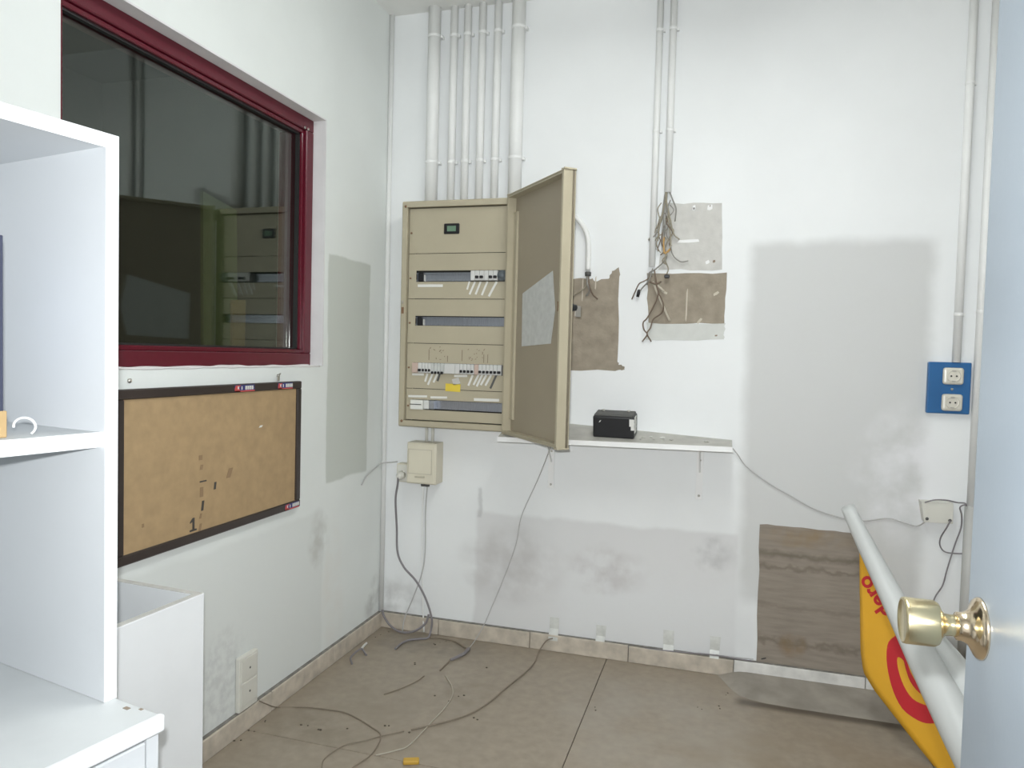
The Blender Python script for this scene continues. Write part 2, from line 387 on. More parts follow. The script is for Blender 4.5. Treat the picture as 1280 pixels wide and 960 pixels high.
def scrape(px, w, h, ang=0, m='scrape'):
    a, b = px
    bm = bmesh.new(); pts = [(-w/2, -h/2), (0, -h/2*1.2), (w/2, -h/3), (w/2*.9, h/2), (0, h/2*.9), (-w/2*.8, h/3)]
    ca, sa = math.cos(ang), math.sin(ang)
    prism(bm, [(x*ca-y*sa, x*sa+y*ca) for x, y in pts], (a, -.001, b), (1, 0, 0), (0, 0, 1), (0, -1, 0), .0022)
    return obj('paint_scrape', bm, m, wall_back)
scrape((1.215, 1.50), .024, .009, -.5); scrape((1.412, 1.495), .024, .010, .5); scrape((1.353, 1.388), .026, .009, .8)
scrape((1.302, 1.455), .006, .12, 0); scrape((1.30, 1.545), .06, .010, .1, 'patch_brown')
scrape((.885, 1.515), .005, .09); scrape((.938, 1.54), .005, .05); scrape((1.30, 1.70), .085, .012, 0, 'white')
scrape((1.375, 1.617), .016, .012, .4, 'white'); scrape((1.400, 1.62), .010, .010, 0, 'ink_faint')
scrape((1.317, 1.829), .012, .020, 0, 'white'); scrape((1.377, 1.829), .020, .020, 0, 'white'); scrape((1.378, 1.834), .006, .006, 0, 'ink_faint'); scrape((1.317, 1.826), .006, .008, 0, 'ink_faint')
scrape((1.418, 1.332), .010, .006, 0, 'ink_faint'); scrape((1.64, .085), .02, .005, .3, 'ink'); 

# ------------------------------------------------------------------ window
win = thing('window_1', 'maroon aluminium framed fixed window with dark reflecting glass', 'window', (-.05, (WY0+WY1)/2, WZ0), kind='structure')
FW = .046
def rail_box(*a): return obj('frame_rail', B_(*a, bev=.003, seg=1), 'maroon', win)
x0, x1 = -.17, -.05
rail_box(x0, x1, WY0, WY1, WZ1-FW, WZ1); rail_box(x0, x1, WY0, WY1, WZ0, WZ0+FW)
rail_box(x0, x1, WY1-FW, WY1, WZ0+FW, WZ1-FW); rail_box(x0, x1, WY0, WY0+FW, WZ0+FW, WZ1-FW)
a, b, c, d = WY0+FW, WY1-FW, WZ0+FW, WZ1-FW
def bead(*q): return obj('glazing_bead', B_(*q, bev=.002, seg=1), 'maroon_gloss', win)
bead(-.082, -.060, a, b, d-.014, d); bead(-.082, -.060, a, b, c, c+.014); bead(-.082, -.060, b-.014, b, c+.014, d-.014); bead(-.082, -.060, a, a+.014, c+.014, d-.014)
bm = bmesh.new()
g = .006
box(bm, -.086, -.070, a, b, d-.014-g, d-.014); box(bm, -.086, -.070, a, b, c+.014, c+.014+g); box(bm, -.086, -.070, b-.014-g, b-.014, c+.014, d-.014); box(bm, -.086, -.070, a+.014, a+.014+g, c+.014, d-.014)
obj('gasket', bm, 'gasket', win)
obj('pane', B_(-.090, -.084, a, b, c, d), 'glass', win)
bm = bmesh.new()
tube(bm, [(-.047, WY0+.02+i*(WY1-WY0-.04)/24, WZ0-.001+random.uniform(-.002, .002)) for i in range(25)], .005, sides=6, smooth=3)
tube(bm, [(.0005, WY0+.02+i*(WY1-WY0-.04)/24, WZ0+random.uniform(-.0015, .0015)) for i in range(25)], .003, sides=6, smooth=3)
obj('sealant_bead', bm, 'silicone', win)
for yy, zz in ((-.563, 2.052), (-.585, 2.052)):
    obj('screw', L_([(0, .006), (.003, .005), (.004, .001)], (-.05, yy, zz-.004), (1, 0, 0), sides=10), 'steel', win)
# the unlit room beyond the glass
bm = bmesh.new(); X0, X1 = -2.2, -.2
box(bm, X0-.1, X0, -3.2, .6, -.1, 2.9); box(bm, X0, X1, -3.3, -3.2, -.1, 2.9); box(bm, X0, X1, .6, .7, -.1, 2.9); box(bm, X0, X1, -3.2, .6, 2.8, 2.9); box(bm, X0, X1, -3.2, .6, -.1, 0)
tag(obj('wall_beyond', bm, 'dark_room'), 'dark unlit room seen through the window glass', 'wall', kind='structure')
bm = bmesh.new(); prism(bm, [(-.889, 1.757), (-.714, 1.728), (-.700, 1.20), (-.880, 1.20)], (-.24, 0, 0), (0, 1, 0), (0, 0, 1), (-1, 0, 0), .012)
tag(obj('green_card', bm, 'green_dim'), 'dim green card standing behind the window glass', 'card')
bm = bmesh.new(); prism(bm, [(-.744, 1.405), (-.668, 1.411), (-.672, 1.20), (-.742, 1.20)], (-.232, 0, 0), (0, 1, 0), (0, 0, 1), (-1, 0, 0), .012)
tag(obj('orange_card', bm, 'orange_dim'), 'small orange card behind the window glass', 'card')
tag(obj('window_ledge', B_(-.36, -.2, WY0, WY1, WZ0-.03, WZ0+.02, bev=.004), 'dark_room'), 'dark inner ledge behind the window glass', 'ledge')
for nm in ('green_card', 'orange_card'): pass

# ------------------------------------------------------------------ electrical cabinet
CX0, CX1, CZ0, CZ1, CY = .134, .622, .923, 1.866, -.135
cab = thing('electrical_cabinet', 'beige metal electrical distribution cabinet with its door swung open', 'electrical cabinet', ((CX0+CX1)/2, -.07, CZ0))
bm = bmesh.new(); t = .004
box(bm, CX0, CX1, -.006, -.002, CZ0, CZ1)
box(bm, CX0, CX0+t, CY+.006, -.002, CZ0, CZ1); box(bm, CX1-t, CX1, CY+.006, -.002, CZ0, CZ1)
box(bm, CX0, CX1, CY+.006, -.002, CZ0, CZ0+t); box(bm, CX0, CX1, CY+.006, -.002, CZ1-t, CZ1)
obj('body', bm, 'tan', cab)
bm = bmesh.new(); lw = .026
def ring(bm, x0, x1, z0, z1, w, y0, y1, bev):
    o_ = [(x0, z0), (x1, z0), (x1, z1), (x0, z1)]; i_ = [(x0+w, z0+w), (x1-w, z0+w), (x1-w, z1-w), (x0+w, z1-w)]
    vs = {}
    for nm, L, y in (('of', o_, y0), ('if', i_, y0), ('ob', o_, y1), ('ib', i_, y1)): vs[nm] = [bm.verts.new((p[0], y, p[1])) for p in L]
    for k in range(4):
        q = (k+1) % 4
        bm.faces.new((vs['of'][k], vs['of'][q], vs['if'][q], vs['if'][k])); bm.faces.new((vs['ob'][q], vs['ob'][k], vs['ib'][k], vs['ib'][q]))
        bm.faces.new((vs['of'][q], vs['of'][k], vs['ob'][k], vs['ob'][q])); bm.faces.new((vs['if'][k], vs['if'][q], vs['ib'][q], vs['ib'][k]))
    bmesh.ops.recalc_face_normals(bm, faces=bm.faces[:])
    if bev:
        es = [e for e in bm.edges if e.verts[0] in vs['of'] and e.verts[1] in vs['of'] or (e.verts[0] in vs['of'] and e.verts[1] in vs['ob']) or (e.verts[1] in vs['of'] and e.verts[0] in vs['ob'])]
        bmesh.ops.bevel(bm, geom=es, offset=bev, segments=3, affect='EDGES', profile=.5)
ring(bm, CX0-.001, CX1+.001, CZ0-.001, CZ1+.001, lw, CY, CY+.03, .007)
obj('rim', bm, 'tan', cab)
obj('inner_back', B_(CX0+.01, CX1-.01, -.012, -.007, CZ0+.01, CZ1-.01), 'inside', cab)
PX0, PX1 = CX0+lw+.002, CX1-lw+.006
PY = -.118                                     # front of the cover plates
zl = [CZ1-lw-.002, 1.650, 1.461, 1.275, 1.084, CZ0+lw+.002]
slots = [None, (.196, .590, 1.532, 1.579), (.196, .594, 1.349, 1.390), (.190, .597, 1.150, 1.194), (.188, .594, .995, 1.038)]
rails = []
for i in range(5):
    z1, z0 = zl[i]-.0012, zl[i+1]+.0012
    bm = bmesh.new()
    if slots[i] is None: box(bm, PX0, PX1, PY, PY+.003, z0, z1)
    else:
        a, b, c, d = slots[i]
        box(bm, PX0, a, PY, PY+.003, z0, z1); box(bm, b, PX1, PY, PY+.003, z0, z1)
        box(bm, a, b, PY, PY+.003, z0, c); box(bm, a, b, PY, PY+.003, d, z1)
        zc = (c+d)/2
        bm2 = bmesh.new(); box(bm2, a-.01, b+.01, -.085, -.080, zc-.018, zc+.018); box(bm2, a-.01, b+.01, -.092, -.085, zc+.011, zc+.018); box(bm2, a-.01, b+.01, -.092, -.085, zc-.018, zc-.011)
        rails.append(obj('din_rail', bm2, 'rail', cab))
    plate = obj('cover_plate', bm, 'tan', cab)
    for xx in (PX0+.009, PX1-.009):
        obj('screw', L_([(0, .0045), (.002, .004), (.0025, .001)], (xx, PY, (z0+z1)/2-.008), (0, -1, 0), sides=8), 'rust', plate)
    # white inner liner behind the slot edge
# dark terminal blocks at the left end of the open rails
for k, z in ((1, 1.555), (2, 1.369)):
    e = obj('end_stop', B_(.199, .222, -.104, -.088, z-.019, z+.017, bev=.002, seg=1), 'black', cab)
    obj('marker', B_(.2275, .2295, -.108, -.09, z-.018, z+.008), 'paper', e)
# breakers
def breaker(x0, x1, z, m='breaker', tog='black', h=.040, ty=0):
    b_ = obj('circuit_breaker', B_(x0+.0006, x1-.0006, PY-.014, -.088, z-h/2, z+h/2, bev=.0015, seg=1), m, cab)
    if tog: obj('toggle', B_(x0+.003, x1-.003, PY-.024, PY-.012, z-.012+ty, z-.001+ty, bev=.002, seg=1), tog, b_)
    return b_
z = 1.556
w6 = (.560-.443)/6
for k in range(6): breaker(.443+k*w6, .443+(k+1)*w6, z, 'breaker', 'black' if k not in (0, 3) else None)
rb = obj('push_button', L_([(0, .022), (.012, .022), (.014, .020), (.014, .014), (.02, .013), (.021, .001)], (.578, PY, z), (0, -1, 0), sides=20), 'button', cab)
z = 1.172
xs_ = [.190, .218, .236, .250, .264, .278, .292, .306, .320, .336, .385, .405, .420, .436, .452, .468, .487, .503, .519, .535, .551, .567, .586]
for k in range(len(xs_)-1):
    x0, x1 = xs_[k], xs_[k+1]
    m = 'breaker_warm' if k in (0, 15) else ('breaker' if k not in (5, 6, 7, 8) else 'paper_grey')
    breaker(x0, x1, z, m, None if k in (0, 9, 10, 15) else 'black', .042, -.012 if k in (5, 6, 7, 8) else -.003)
obj('end_stop', B_(.587, .596, PY-.008, -.088, z-.022, z+.020), 'label_dark', cab)
dv = obj('relay_module', B_(.186, .243, PY-.012, -.088, .996, 1.036, bev=.0015, seg=1), 'paper', cab)
obj('groove', B_(.184, .236, PY-.0135, PY-.011, 1.0155, 1.019), 'label_dark', dv)
obj('terminal_block', B_(.244, .268, PY-.006, -.088, .999, 1.036, bev=.0015, seg=1), 'breaker', cab)
obj('terminal_block', B_(.270, .290, PY-.002, -.088, .999, 1.036, bev=.0015, seg=1), 'rail', cab)
# meter in the top plate
mt = obj('meter', B_(.318, .386, PY-.006, PY+.002, 1.729, 1.772, bev=.003, seg=1), 'black', cab)
obj('display', B_(.334, .372, PY-.0075, PY-.005, 1.739, 1.761), 'lcd', mt)
# label strips
def strip(p0, p1, w, m='paper', name='label_strip'):
    (a, _, b), (c, _, d) = p0, p1
    v = Vector((c-a, d-b)); L = v.length; v /= L; n = Vector((-v.y, v.x))
    q = [(a+n.x*w/2, b+n.y*w/2), (a-n.x*w/2, b-n.y*w/2), (c-n.x*w/2, d-n.y*w/2), (c+n.x*w/2, d+n.y*w/2)]
    return obj(name, prism(bmesh.new(), q, (0, PY-.0002, 0), (1, 0, 0), (0, 0, 1), (0, -1, 0), .0012), m, cab)
strip((0.2048,-0.118,1.516), (0.3175,-0.118,1.516), .011)
strip((0.4351,-0.118,1.533), (0.4254,-0.118,1.5), .007)
strip((0.4595,-0.118,1.532), (0.4364,-0.118,1.48), .008)
strip((0.4838,-0.118,1.532), (0.4629,-0.118,1.48), .008)
strip((0.5128,-0.118,1.532), (0.4897,-0.118,1.477), .008)
strip((0.5526,-0.118,1.532), (0.5199,-0.118,1.472), .009)
strip((0.1871,-0.118,1.143), (0.2409,-0.118,1.144), .009)
strip((0.377,-0.118,1.142), (0.4349,-0.118,1.144), .009)
for q0, q1, m in (((0.2572,-0.118,1.148), (0.2471,-0.118,1.114), 'paper'), ((0.2807,-0.118,1.149), (0.2601,-0.118,1.101), 'paper'), ((0.3024,-0.118,1.149), (0.2852,-0.118,1.112), 'paper'), ((0.3132,-0.118,1.15), (0.3031,-0.118,1.118), 'label_dark'),
    ((0.4587,-0.118,1.148), (0.4405,-0.118,1.104), 'paper'), ((0.4845,-0.118,1.15), (0.4632,-0.118,1.108), 'paper'), ((0.5004,-0.118,1.151), (0.4773,-0.118,1.102), 'paper'), ((0.5178,-0.118,1.15), (0.4946,-0.118,1.108), 'paper'), ((0.5385,-0.118,1.151), (0.5148,-0.118,1.107), 'paper'), ((0.5625,-0.118,1.155), (0.5365,-0.118,1.096), 'label_dark')):
    strip(q0, q1, .0085, m)
strip((0.1714,-0.118,1.05), (0.2576,-0.118,1.052), .009)
strip((0.2733,-0.118,1.049), (0.3478,-0.118,1.051), .009)
strip((0.4664,-0.118,1.048), (0.5755,-0.118,1.049), .011)
strip((0.3713,-0.118,1.115), (0.4012,-0.118,1.125), .026, 'patch_grey', 'clear_tape')
strip((0.3396,-0.118,1.094), (0.4057,-0.1185,1.092), .032, 'yellow', 'yellow_note')
for k in range(26):       # faint pen notes above the breakers
    u = random.choice([(.262, .335), (.43, .475), (.47, .51)]); xx = random.uniform(*u); zz = random.uniform(1.205, 1.262)
    L = random.uniform(.003, .008)
    an = random.uniform(-.6, 2)
    strip((xx, 0, zz), (xx+L*math.cos(an), 0, zz+L*math.sin(an)), .0022, 'ink_faint', 'pen_mark')
for xx, z0, z1 in ((.262, 1.205, 1.25), (.346, 1.20, 1.225), (.41, 1.205, 1.25), (.505, 1.20, 1.235), (.522, 1.20, 1.235)):
    strip((xx, 0, z0), (xx, 0, z1), .002, 'ink_faint', 'pen_mark')
for zz in (1.845, .945): obj('corner_screw', L_([(0, .006), (.002, .005), (.003, .001)], (CX0+.016, CY, zz), (0, -1, 0), sides=8), 'rust', cab)
lk = obj('latch_plate', B_(CX0+.006, CX0+.016, CY-.002, CY+.001, 1.398, 1.425), 'rust', cab)
obj('latch_plate', B_(CX0+.008, CX0+.014, CY-.003, CY+.001, 1.44, 1.452), 'steel', cab)
for zz in (CZ0+.022, CZ1-.03):
    h_ = obj('hinge', B_(CX1-.022, CX1+.012, CY-.010, CY+.004, zz-.022, zz+.022, bev=.003, seg=1), 'tan', cab)
    obj('hinge_pin', L_([(0, .005), (.05, .005)], (CX1+.004, CY-.009, zz-.025), (0, 0, 1), sides=10), 'rust', h_)
# door: local u along the leaf, n to its inner side
DH = Vector((.634, -.139, 0)); DE = Vector((.945, -.5, 0)); dd = (DE-DH); DW = dd.length; dd /= DW
dn = Vector((-abs(dd.y), -abs(dd.x), 0)); DT = .038
def dpt(u, n, z): v = DH+dd*u+dn*n; return (v.x, v.y, z)
def dbox(bm, u0, u1, n0, n1, z0, z1, bev=0):
    r = bmesh.ops.create_cube(bm, size=1)['verts']
    for v in r:
        v.co = Vector(dpt((u0+u1)/2+v.co.x*(u1-u0), (n0+n1)/2+v.co.y*(n1-n0), (z0+z1)/2+v.co.z*(z1-z0)))
    if bev:
        bmesh.ops.bevel(bm, geom=list({e for v in r for e in v.link_edges}), offset=bev, segments=2, affect='EDGES')
    bmesh.ops.recalc_face_normals(bm, faces=bm.faces[:])
    return bm
dz0, dz1 = CZ0-.003, CZ1+.003
door = obj('door', dbox(bmesh.new(), 0, DW, -.0, .006, dz0, dz1, .002), 'tan_dark', cab)
lw2 = .012
bm = bmesh.new()
dbox(bm, DW-lw2, DW, .0, DT, dz0, dz1, .005); dbox(bm, 0, lw2, .0, DT, dz0, dz1, .003)
dbox(bm, lw2*.5, DW-lw2*.5, .0, DT, dz1-lw2, dz1, .003); dbox(bm, lw2*.5, DW-lw2*.5, .0, DT, dz0, dz0+lw2, .003)
obj('door_rim', bm, 'tan', door)
obj('hinge_strip', dbox(bmesh.new(), .012, .042, .006, .014, dz0+.06, dz1-.07, .002), 'tan', door)
bm = bmesh.new(); q = [(.095, 1.475), (.345, 1.540), (.372, 1.40), (.345, 1.280), (.10, 1.270)]
prism(bm, q, dpt(0, .0065, 0), dd, (0, 0, 1), dn, .001)
PAPER = obj('taped_sheet', bm, 'paper_grey', door)
PAPER['label'] = 'grey printed sheet stuck inside the door'
lkd = obj('door_lock', L_([(0, .016), (.014, .016), (.016, .012), (.03, .011), (.034, .004)], dpt(DW-.022, -.001, 1.405), -dn, sides=14), 'black', door)
obj('key', dbox(bmesh.new(), DW-.025, DW-.019, -.048, -.030, 1.375, 1.410, .001), 'steel', lkd)
obj('catch', dbox(bmesh.new(), DW-.07, DW-.055, .006, .014, 1.395, 1.425, .002), 'rust', door)

# ------------------------------------------------------------------ conduit pipes
def conduit(x, r, z0, z1, label, clamps=(), x1=None, y=None, m='pipe', group=None):
    y = -r-.004 if y is None else y
    t = thing('conduit_pipe', label, 'pipe', (x, y, z0), group=group)
    obj('pipe', T_([(x, y, z0), (x1 if x1 else x, y, z1)], r, sides=14, smooth=0), m, t)
    for zc in clamps:
        bm = L_([(-.006, r+.0008), (-.005, r+.0014), (.005, r+.0014), (.006, r+.0008)], (x, y, zc), (0, 0, 1), sides=14)
        box(bm, x+r*.7, x+r+.008, y+.004, 0, zc-.006, zc+.006)
        obj('clamp', bm, 'pipe', t)
    return t
g6 = 'conduit pipes above the cabinet'
cl = (2.58, 2.05)
conduit(.219, .027, CZ1+.001, H, 'thick white conduit pipe nearest the room corner', cl, group=g6)
conduit(.305, .0165, CZ1+.001, H, 'thin white conduit, first right of the thick corner pipe', cl, group=g6)
conduit(.366, .0165, CZ1+.001, H, 'thin white conduit, second right of the thick corner pipe', cl, group=g6)
conduit(.432, .0165, CZ1+.001, H, 'thin white conduit, third right of the thick corner pipe', cl, group=g6)
conduit(.500, .0165, CZ1+.001, H, 'thin white conduit just left of the right thick pipe', cl, group=g6)
conduit(.592, .028, CZ1+.001, H, 'thick white conduit pipe above the cabinet door hinge', cl, group=g6)
conduit(1.164, .013, 1.60, H, 'white conduit ending at the dark bare plaster rectangle', (2.52, 2.13), group='conduits in the middle of the back wall')
conduit(1.216, .014, 1.888, H, 'white conduit ending above the upper wire tangle', (2.52, 2.13), group='conduits in the middle of the back wall')
conduit(2.245, .014, 1.25, H, 'white conduit running down to the blue socket plate', (2.23, 1.42), group='conduits beside the open door')
c_ = conduit(2.315, .015, .72, H, 'white conduit passing right of the blue socket plate', (1.43,), group='conduits beside the open door')
obj('sleeve', T_([(2.315, -.019, .07), (2.315, -.019, .74)], .021, sides=14, smooth=0), 'sleeve', c_)
t = thing('conduit_pipe', 'curved white conduit bending down behind the open cabinet door', 'pipe', (0.9084,-0.02,1.586))
obj('pipe', T_([(0.683,-0.02,1.851), (0.7849,-0.02,1.835), (0.8457,-0.02,1.804), (0.8866,-0.02,1.761), (0.9066,-0.02,1.699), (0.9084,-0.02,1.586)], .011, sides=12, smooth=8), 'pipe', t)
obj('end_collar', L_([(0, .012), (.015, .013), (.018, .010)], (0.909,-0.02,1.563), (0, 0, 1), sides=12), 'label_dark', t)

# ------------------------------------------------------------------ loose wires at the patches
def bundle(label, loc, wires, extra=()):
    t = thing('wire_bundle', label, 'wires', loc)
    for pts, r, m in wires:
        obj('wire', T_(pts, r, sides=5, smooth=5), m, t)
    return t
Y1 = -.018
bA = bundle('tangle of grey stripped wires hanging over the pale filler patch', (1.21,-0.018,1.996), [
    ([(1.214,-0.018,1.903), (1.205,-0.025,1.876), (1.194,-0.02,1.791), (1.177,-0.03,1.727), (1.148,-0.02,1.701)], .003, 'grey_wire'),
    ([(1.218,-0.018,1.902), (1.237,-0.035,1.855), (1.25,-0.03,1.821), (1.247,-0.02,1.774)], .003, 'grey_wire'),
    ([(1.214,-0.018,1.903), (1.209,-0.03,1.875), (1.228,-0.03,1.788), (1.244,-0.02,1.727), (1.267,-0.015,1.704)], .003, 'olive_wire'),
    ([(1.214,-0.018,1.903), (1.205,-0.02,1.865), (1.203,-0.03,1.754), (1.212,-0.03,1.673), (1.219,-0.02,1.632), (1.18,-0.02,1.59), (1.152,-0.015,1.572), (1.148,-0.02,1.527)], .003, 'grey_wire'),
    ([(1.214,-0.018,1.903), (1.212,-0.03,1.863), (1.222,-0.03,1.782), (1.235,-0.03,1.685), (1.214,-0.03,1.633), (1.228,-0.02,1.59), (1.221,-0.02,1.568)], .0028, 'olive_wire'),
    ([(1.207,-0.03,1.714), (1.212,-0.03,1.651), (1.233,-0.03,1.665)], .0045, 'orange_wire'),
    ([(1.234,-0.03,1.685), (1.244,-0.02,1.643), (1.273,-0.015,1.618), (1.303,-0.012,1.621)], .0026, 'grey_wire'),
    ([(1.214,-0.018,1.903), (1.207,-0.03,1.844), (1.189,-0.03,1.755), (1.183,-0.02,1.7)], .003, 'olive_wire'),
    ([(1.214,-0.018,1.903), (1.212,-0.02,1.837), (1.21,-0.03,1.754), (1.204,-0.02,1.694)], .0028, 'grey_wire'),
    ([(1.204,-0.03,1.726), (1.183,-0.03,1.714), (1.171,-0.02,1.691), (1.177,-0.015,1.666)], .0024, 'olive_wire'),
    ([(1.227,-0.02,1.858), (1.217,-0.035,1.818), (1.224,-0.02,1.771), (1.217,-0.03,1.726), (1.226,-0.02,1.702)], .0024, 'grey_wire'),
    ([(1.223,-0.03,1.645), (1.205,-0.03,1.62), (1.223,-0.02,1.606)], .003, 'olive_wire'),
])
for k in range(9):
    x = random.uniform(1.19, 1.232); z = random.uniform(1.76, 1.87); pts = []
    for j in range(7):
        pts.append((x, random.uniform(-.034, -.010), z)); x += random.uniform(-.018, .018); z -= random.uniform(.012, .034)
    obj('wire', T_(pts, random.uniform(.0016, .0024), sides=5, smooth=4), random.choice(['grey_wire', 'olive_wire', 'olive_wire', 'brown_wire']), bA)
obj('terminal', B_(1.214, 1.234, -.03, -.012, 1.553, 1.566, bev=.002, seg=1), 'black', bA)
bB = bundle('brown and black wires hanging over the dark bare plaster rectangle', (1.165,-0.018,1.578), [
    ([(1.167,-0.018,1.591), (1.155,-0.03,1.545), (1.129,-0.02,1.515), (1.11,-0.012,1.487)], .003, 'grey_wire'),
    ([(1.165,-0.018,1.562), (1.139,-0.03,1.542), (1.117,-0.03,1.53), (1.101,-0.02,1.499), (1.088,-0.01,1.471)], .0026, 'brown_wire'),
    ([(1.174,-0.018,1.584), (1.187,-0.03,1.523), (1.191,-0.03,1.479), (1.155,-0.02,1.401), (1.137,-0.02,1.378), (1.141,-0.02,1.35), (1.154,-0.02,1.331), (1.135,-0.01,1.302)], .003, 'brown_wire'),
    ([(1.174,-0.018,1.584), (1.19,-0.03,1.508), (1.214,-0.03,1.451), (1.208,-0.02,1.417), (1.177,-0.02,1.392), (1.166,-0.02,1.357), (1.154,-0.02,1.334), (1.17,-0.01,1.303)], .003, 'brown_wire'),
    ([(1.169,-0.02,1.54), (1.203,-0.02,1.464), (1.239,-0.008,1.387)], .005, 'scrape'),
    ([(1.188,-0.02,1.527), (1.214,-0.012,1.5)], .005, 'scrape'),
    ([(1.158,-0.03,1.539), (1.183,-0.03,1.53), (1.201,-0.02,1.54)], .004, 'brown_wire'),
])
obj('terminal', L_([(0, .006), (.025, .007), (.03, .003)], (1.111,-0.014,1.48), (.2, 0, 1), sides=8), 'black', bB)
bundle('short dark wires poking from the curved conduit onto brown plaster', (0.909,-0.02,1.563), [
    ([(0.9087,-0.02,1.573), (0.9085,-0.03,1.533), (0.9174,-0.02,1.505), (0.903,-0.01,1.484)], .0045, 'grey_wire'),
    ([(0.9087,-0.02,1.573), (0.9188,-0.03,1.52), (0.931,-0.02,1.489), (0.9494,-0.01,1.471)], .0035, 'brown_wire'),
    ([(0.9055,-0.02,1.573), (0.9004,-0.02,1.522), (0.8661,-0.01,1.496), (0.8333,-0.01,1.477)], .0035, 'olive_wire'),
])

# ------------------------------------------------------------------ cream junction box, plug and cables by the corner
jb = thing('junction_box', 'cream plastic junction box under the electrical cabinet', 'junction box', (.22, -.04, .67))
obj('body', B_(.154, .290, -.082, -.001, .672, .850, bev=.004, seg=2), 'beige', jb)
ld = obj('lid', B_(.158, .286, -.086, -.080, .676, .846, bev=.003, seg=2), 'beige', jb)
bm = bmesh.new(); ring(bm, .162, .272, .715, .822, .003, -.0875, -.084, 0); obj('lid_groove', bm, 'beige_dark', ld)
obj('catch', B_(.195, .24, -.09, -.085, .700, .708, bev=.002, seg=1), 'beige_dark', ld)
for xx in (.222, .25):
    obj('entry_tube', T_([(xx, -.03, .845), (xx, -.03, .9215)], .007, sides=8, smooth=0), 'cream', jb)
for xx in (.212, .232):
    obj('gland', L_([(0, .010), (.012, .011), (.02, .006)], (xx, -.035, .655), (0, 0, 1), sides=10), 'label_dark', jb)
ss = thing('wall_socket', 'small cream socket beside the junction box with a plug in it', 'socket', (.117, -.02, .667))
obj('body', B_(.090, .1535, -.046, -.001, .668, .748, bev=.003, seg=2), 'beige', ss)
obj('cover', B_(.094, .146, -.050, -.044, .672, .744, bev=.003, seg=2), 'cream', ss)
pg = thing('power_plug', 'round cream plug with grey cable in the small socket', 'plug', (.118, -.06, .69))
obj('plug_body', L_([(0, .019), (.018, .018), (.03, .012), (.038, .008)], (.117, -.051, .700), (0, -1, -.15), sides=16), 'cream', pg)
tag(obj('grey_cable', T_([(.117, -.086, .694), (0.1092,-0.075,0.6591), (0.0893,-0.05,0.5863), (0.0882,-0.03,0.4578), (0.0944,-0.03,0.3511), (0.1267,-0.03,0.2866), (0.1876,-0.035,0.2341), (0.2412,-0.05,0.1671), (0.2753,-0.06,0.0901), (0.2725,-0.055,0.0387),
    (0.2672,-0.0761,0.007), (0.2394,-0.0979,0.006), (0.2031,-0.1253,0.006), (0.186,-0.1685,0.006), (0.1863,-0.2309,0.006)], .0048, sides=8, smooth=8), 'grey_cable'), 'thick grey power cable looping down from the plug to the floor', 'cable')
tag(obj('thin_cable', T_([(.232, -.036, .655), (0.2164,-0.012,0.5366), (0.2186,-0.012,0.3592), (0.205,-0.015,0.2588), (0.1675,-0.02,0.1487), (0.1327,-0.024,0.0595), (0.1251,-0.03,-0.0006)], .003, sides=6), 'thin_cable'), 'thin grey wire dropping from the junction box to the skirting', 'wire')
tag(obj('thin_cable', T_([(.214, -.036, .655), (0.2003,-0.008,0.4988), (0.2051,-0.006,0.2491), (0.2142,-0.01,0.0902), (0.226,-0.024,0.0071)], .004, sides=6), 'pipe'), 'white painted wire running straight down below the junction box', 'wire')
tag(obj('thin_cable', T_([(0.0811,-0.02,0.7513), (0.0463,-0.02,0.7454), (.012, -.04, .742), (0.006,-0.0787,0.7295), (0.004,-0.1623,0.7034), (0.004,-0.2037,0.6724)], .003, sides=6), 'thin_cable'), 'thin wire passing round the room corner from the small socket', 'wire')
tag(obj('grey_cable', T_([(0.2536,-0.04,0.0946), (0.2436,-0.05,0.0579), (0.2109,-0.06,0.0288), (0.1695,-0.06,0.0108), (0.1174,-0.055,0.0074), (0.0672,-0.04,0.0241), (0.0322,-0.026,0.0545), (0.0228,-0.024,0.0817)], .005, sides=8, smooth=8), 'grey_cable'), 'loop of grey cable resting against the corner skirting', 'cable')

# ------------------------------------------------------------------ wall shelf and what lies on it
sh = thing('wall_shelf', 'narrow dusty warped white shelf on two painted brackets', 'shelf', (1.06, -.1, .90))
def shz(x, y):      # top surface of the warped board
    q = (x-.60)/(1.492-.60); back = .970*(1-q)+.927*q; front = .909*(1-q)+.922*q; s = -y/.2
    return back*(1-s)+front*s
bm = bmesh.new(); N = 16; th = .019
for zoff in (0, -th):
    for i in range(N+1):
        x = .60+(1.492-.60)*i/N
        for y in (-.0005, -.2): bm.verts.new((x, y, shz(x, y)+zoff))
bm.verts.ensure_lookup_table(); V = bm.verts; n2 = (N+1)*2
for i in range(N):
    a = 2*i; bm.faces.new((V[a], V[a+1], V[a+3], V[a+2])); c = n2+a; bm.faces.new((V[c], V[c+2], V[c+3], V[c+1]))
    bm.faces.new((V[a], V[a+2], V[c+2], V[c]))
    bm.faces.new((V[a+1], V[c+1], V[c+3], V[a+3]))
for a in (0, 2*N): bm.faces.new((V[a], V[n2+a], V[n2+a+1], V[a+1]))
bmesh.ops.recalc_face_normals(bm, faces=bm.faces[:])
obj('board', bm, 'shelf_top', sh)
bm = bmesh.new()
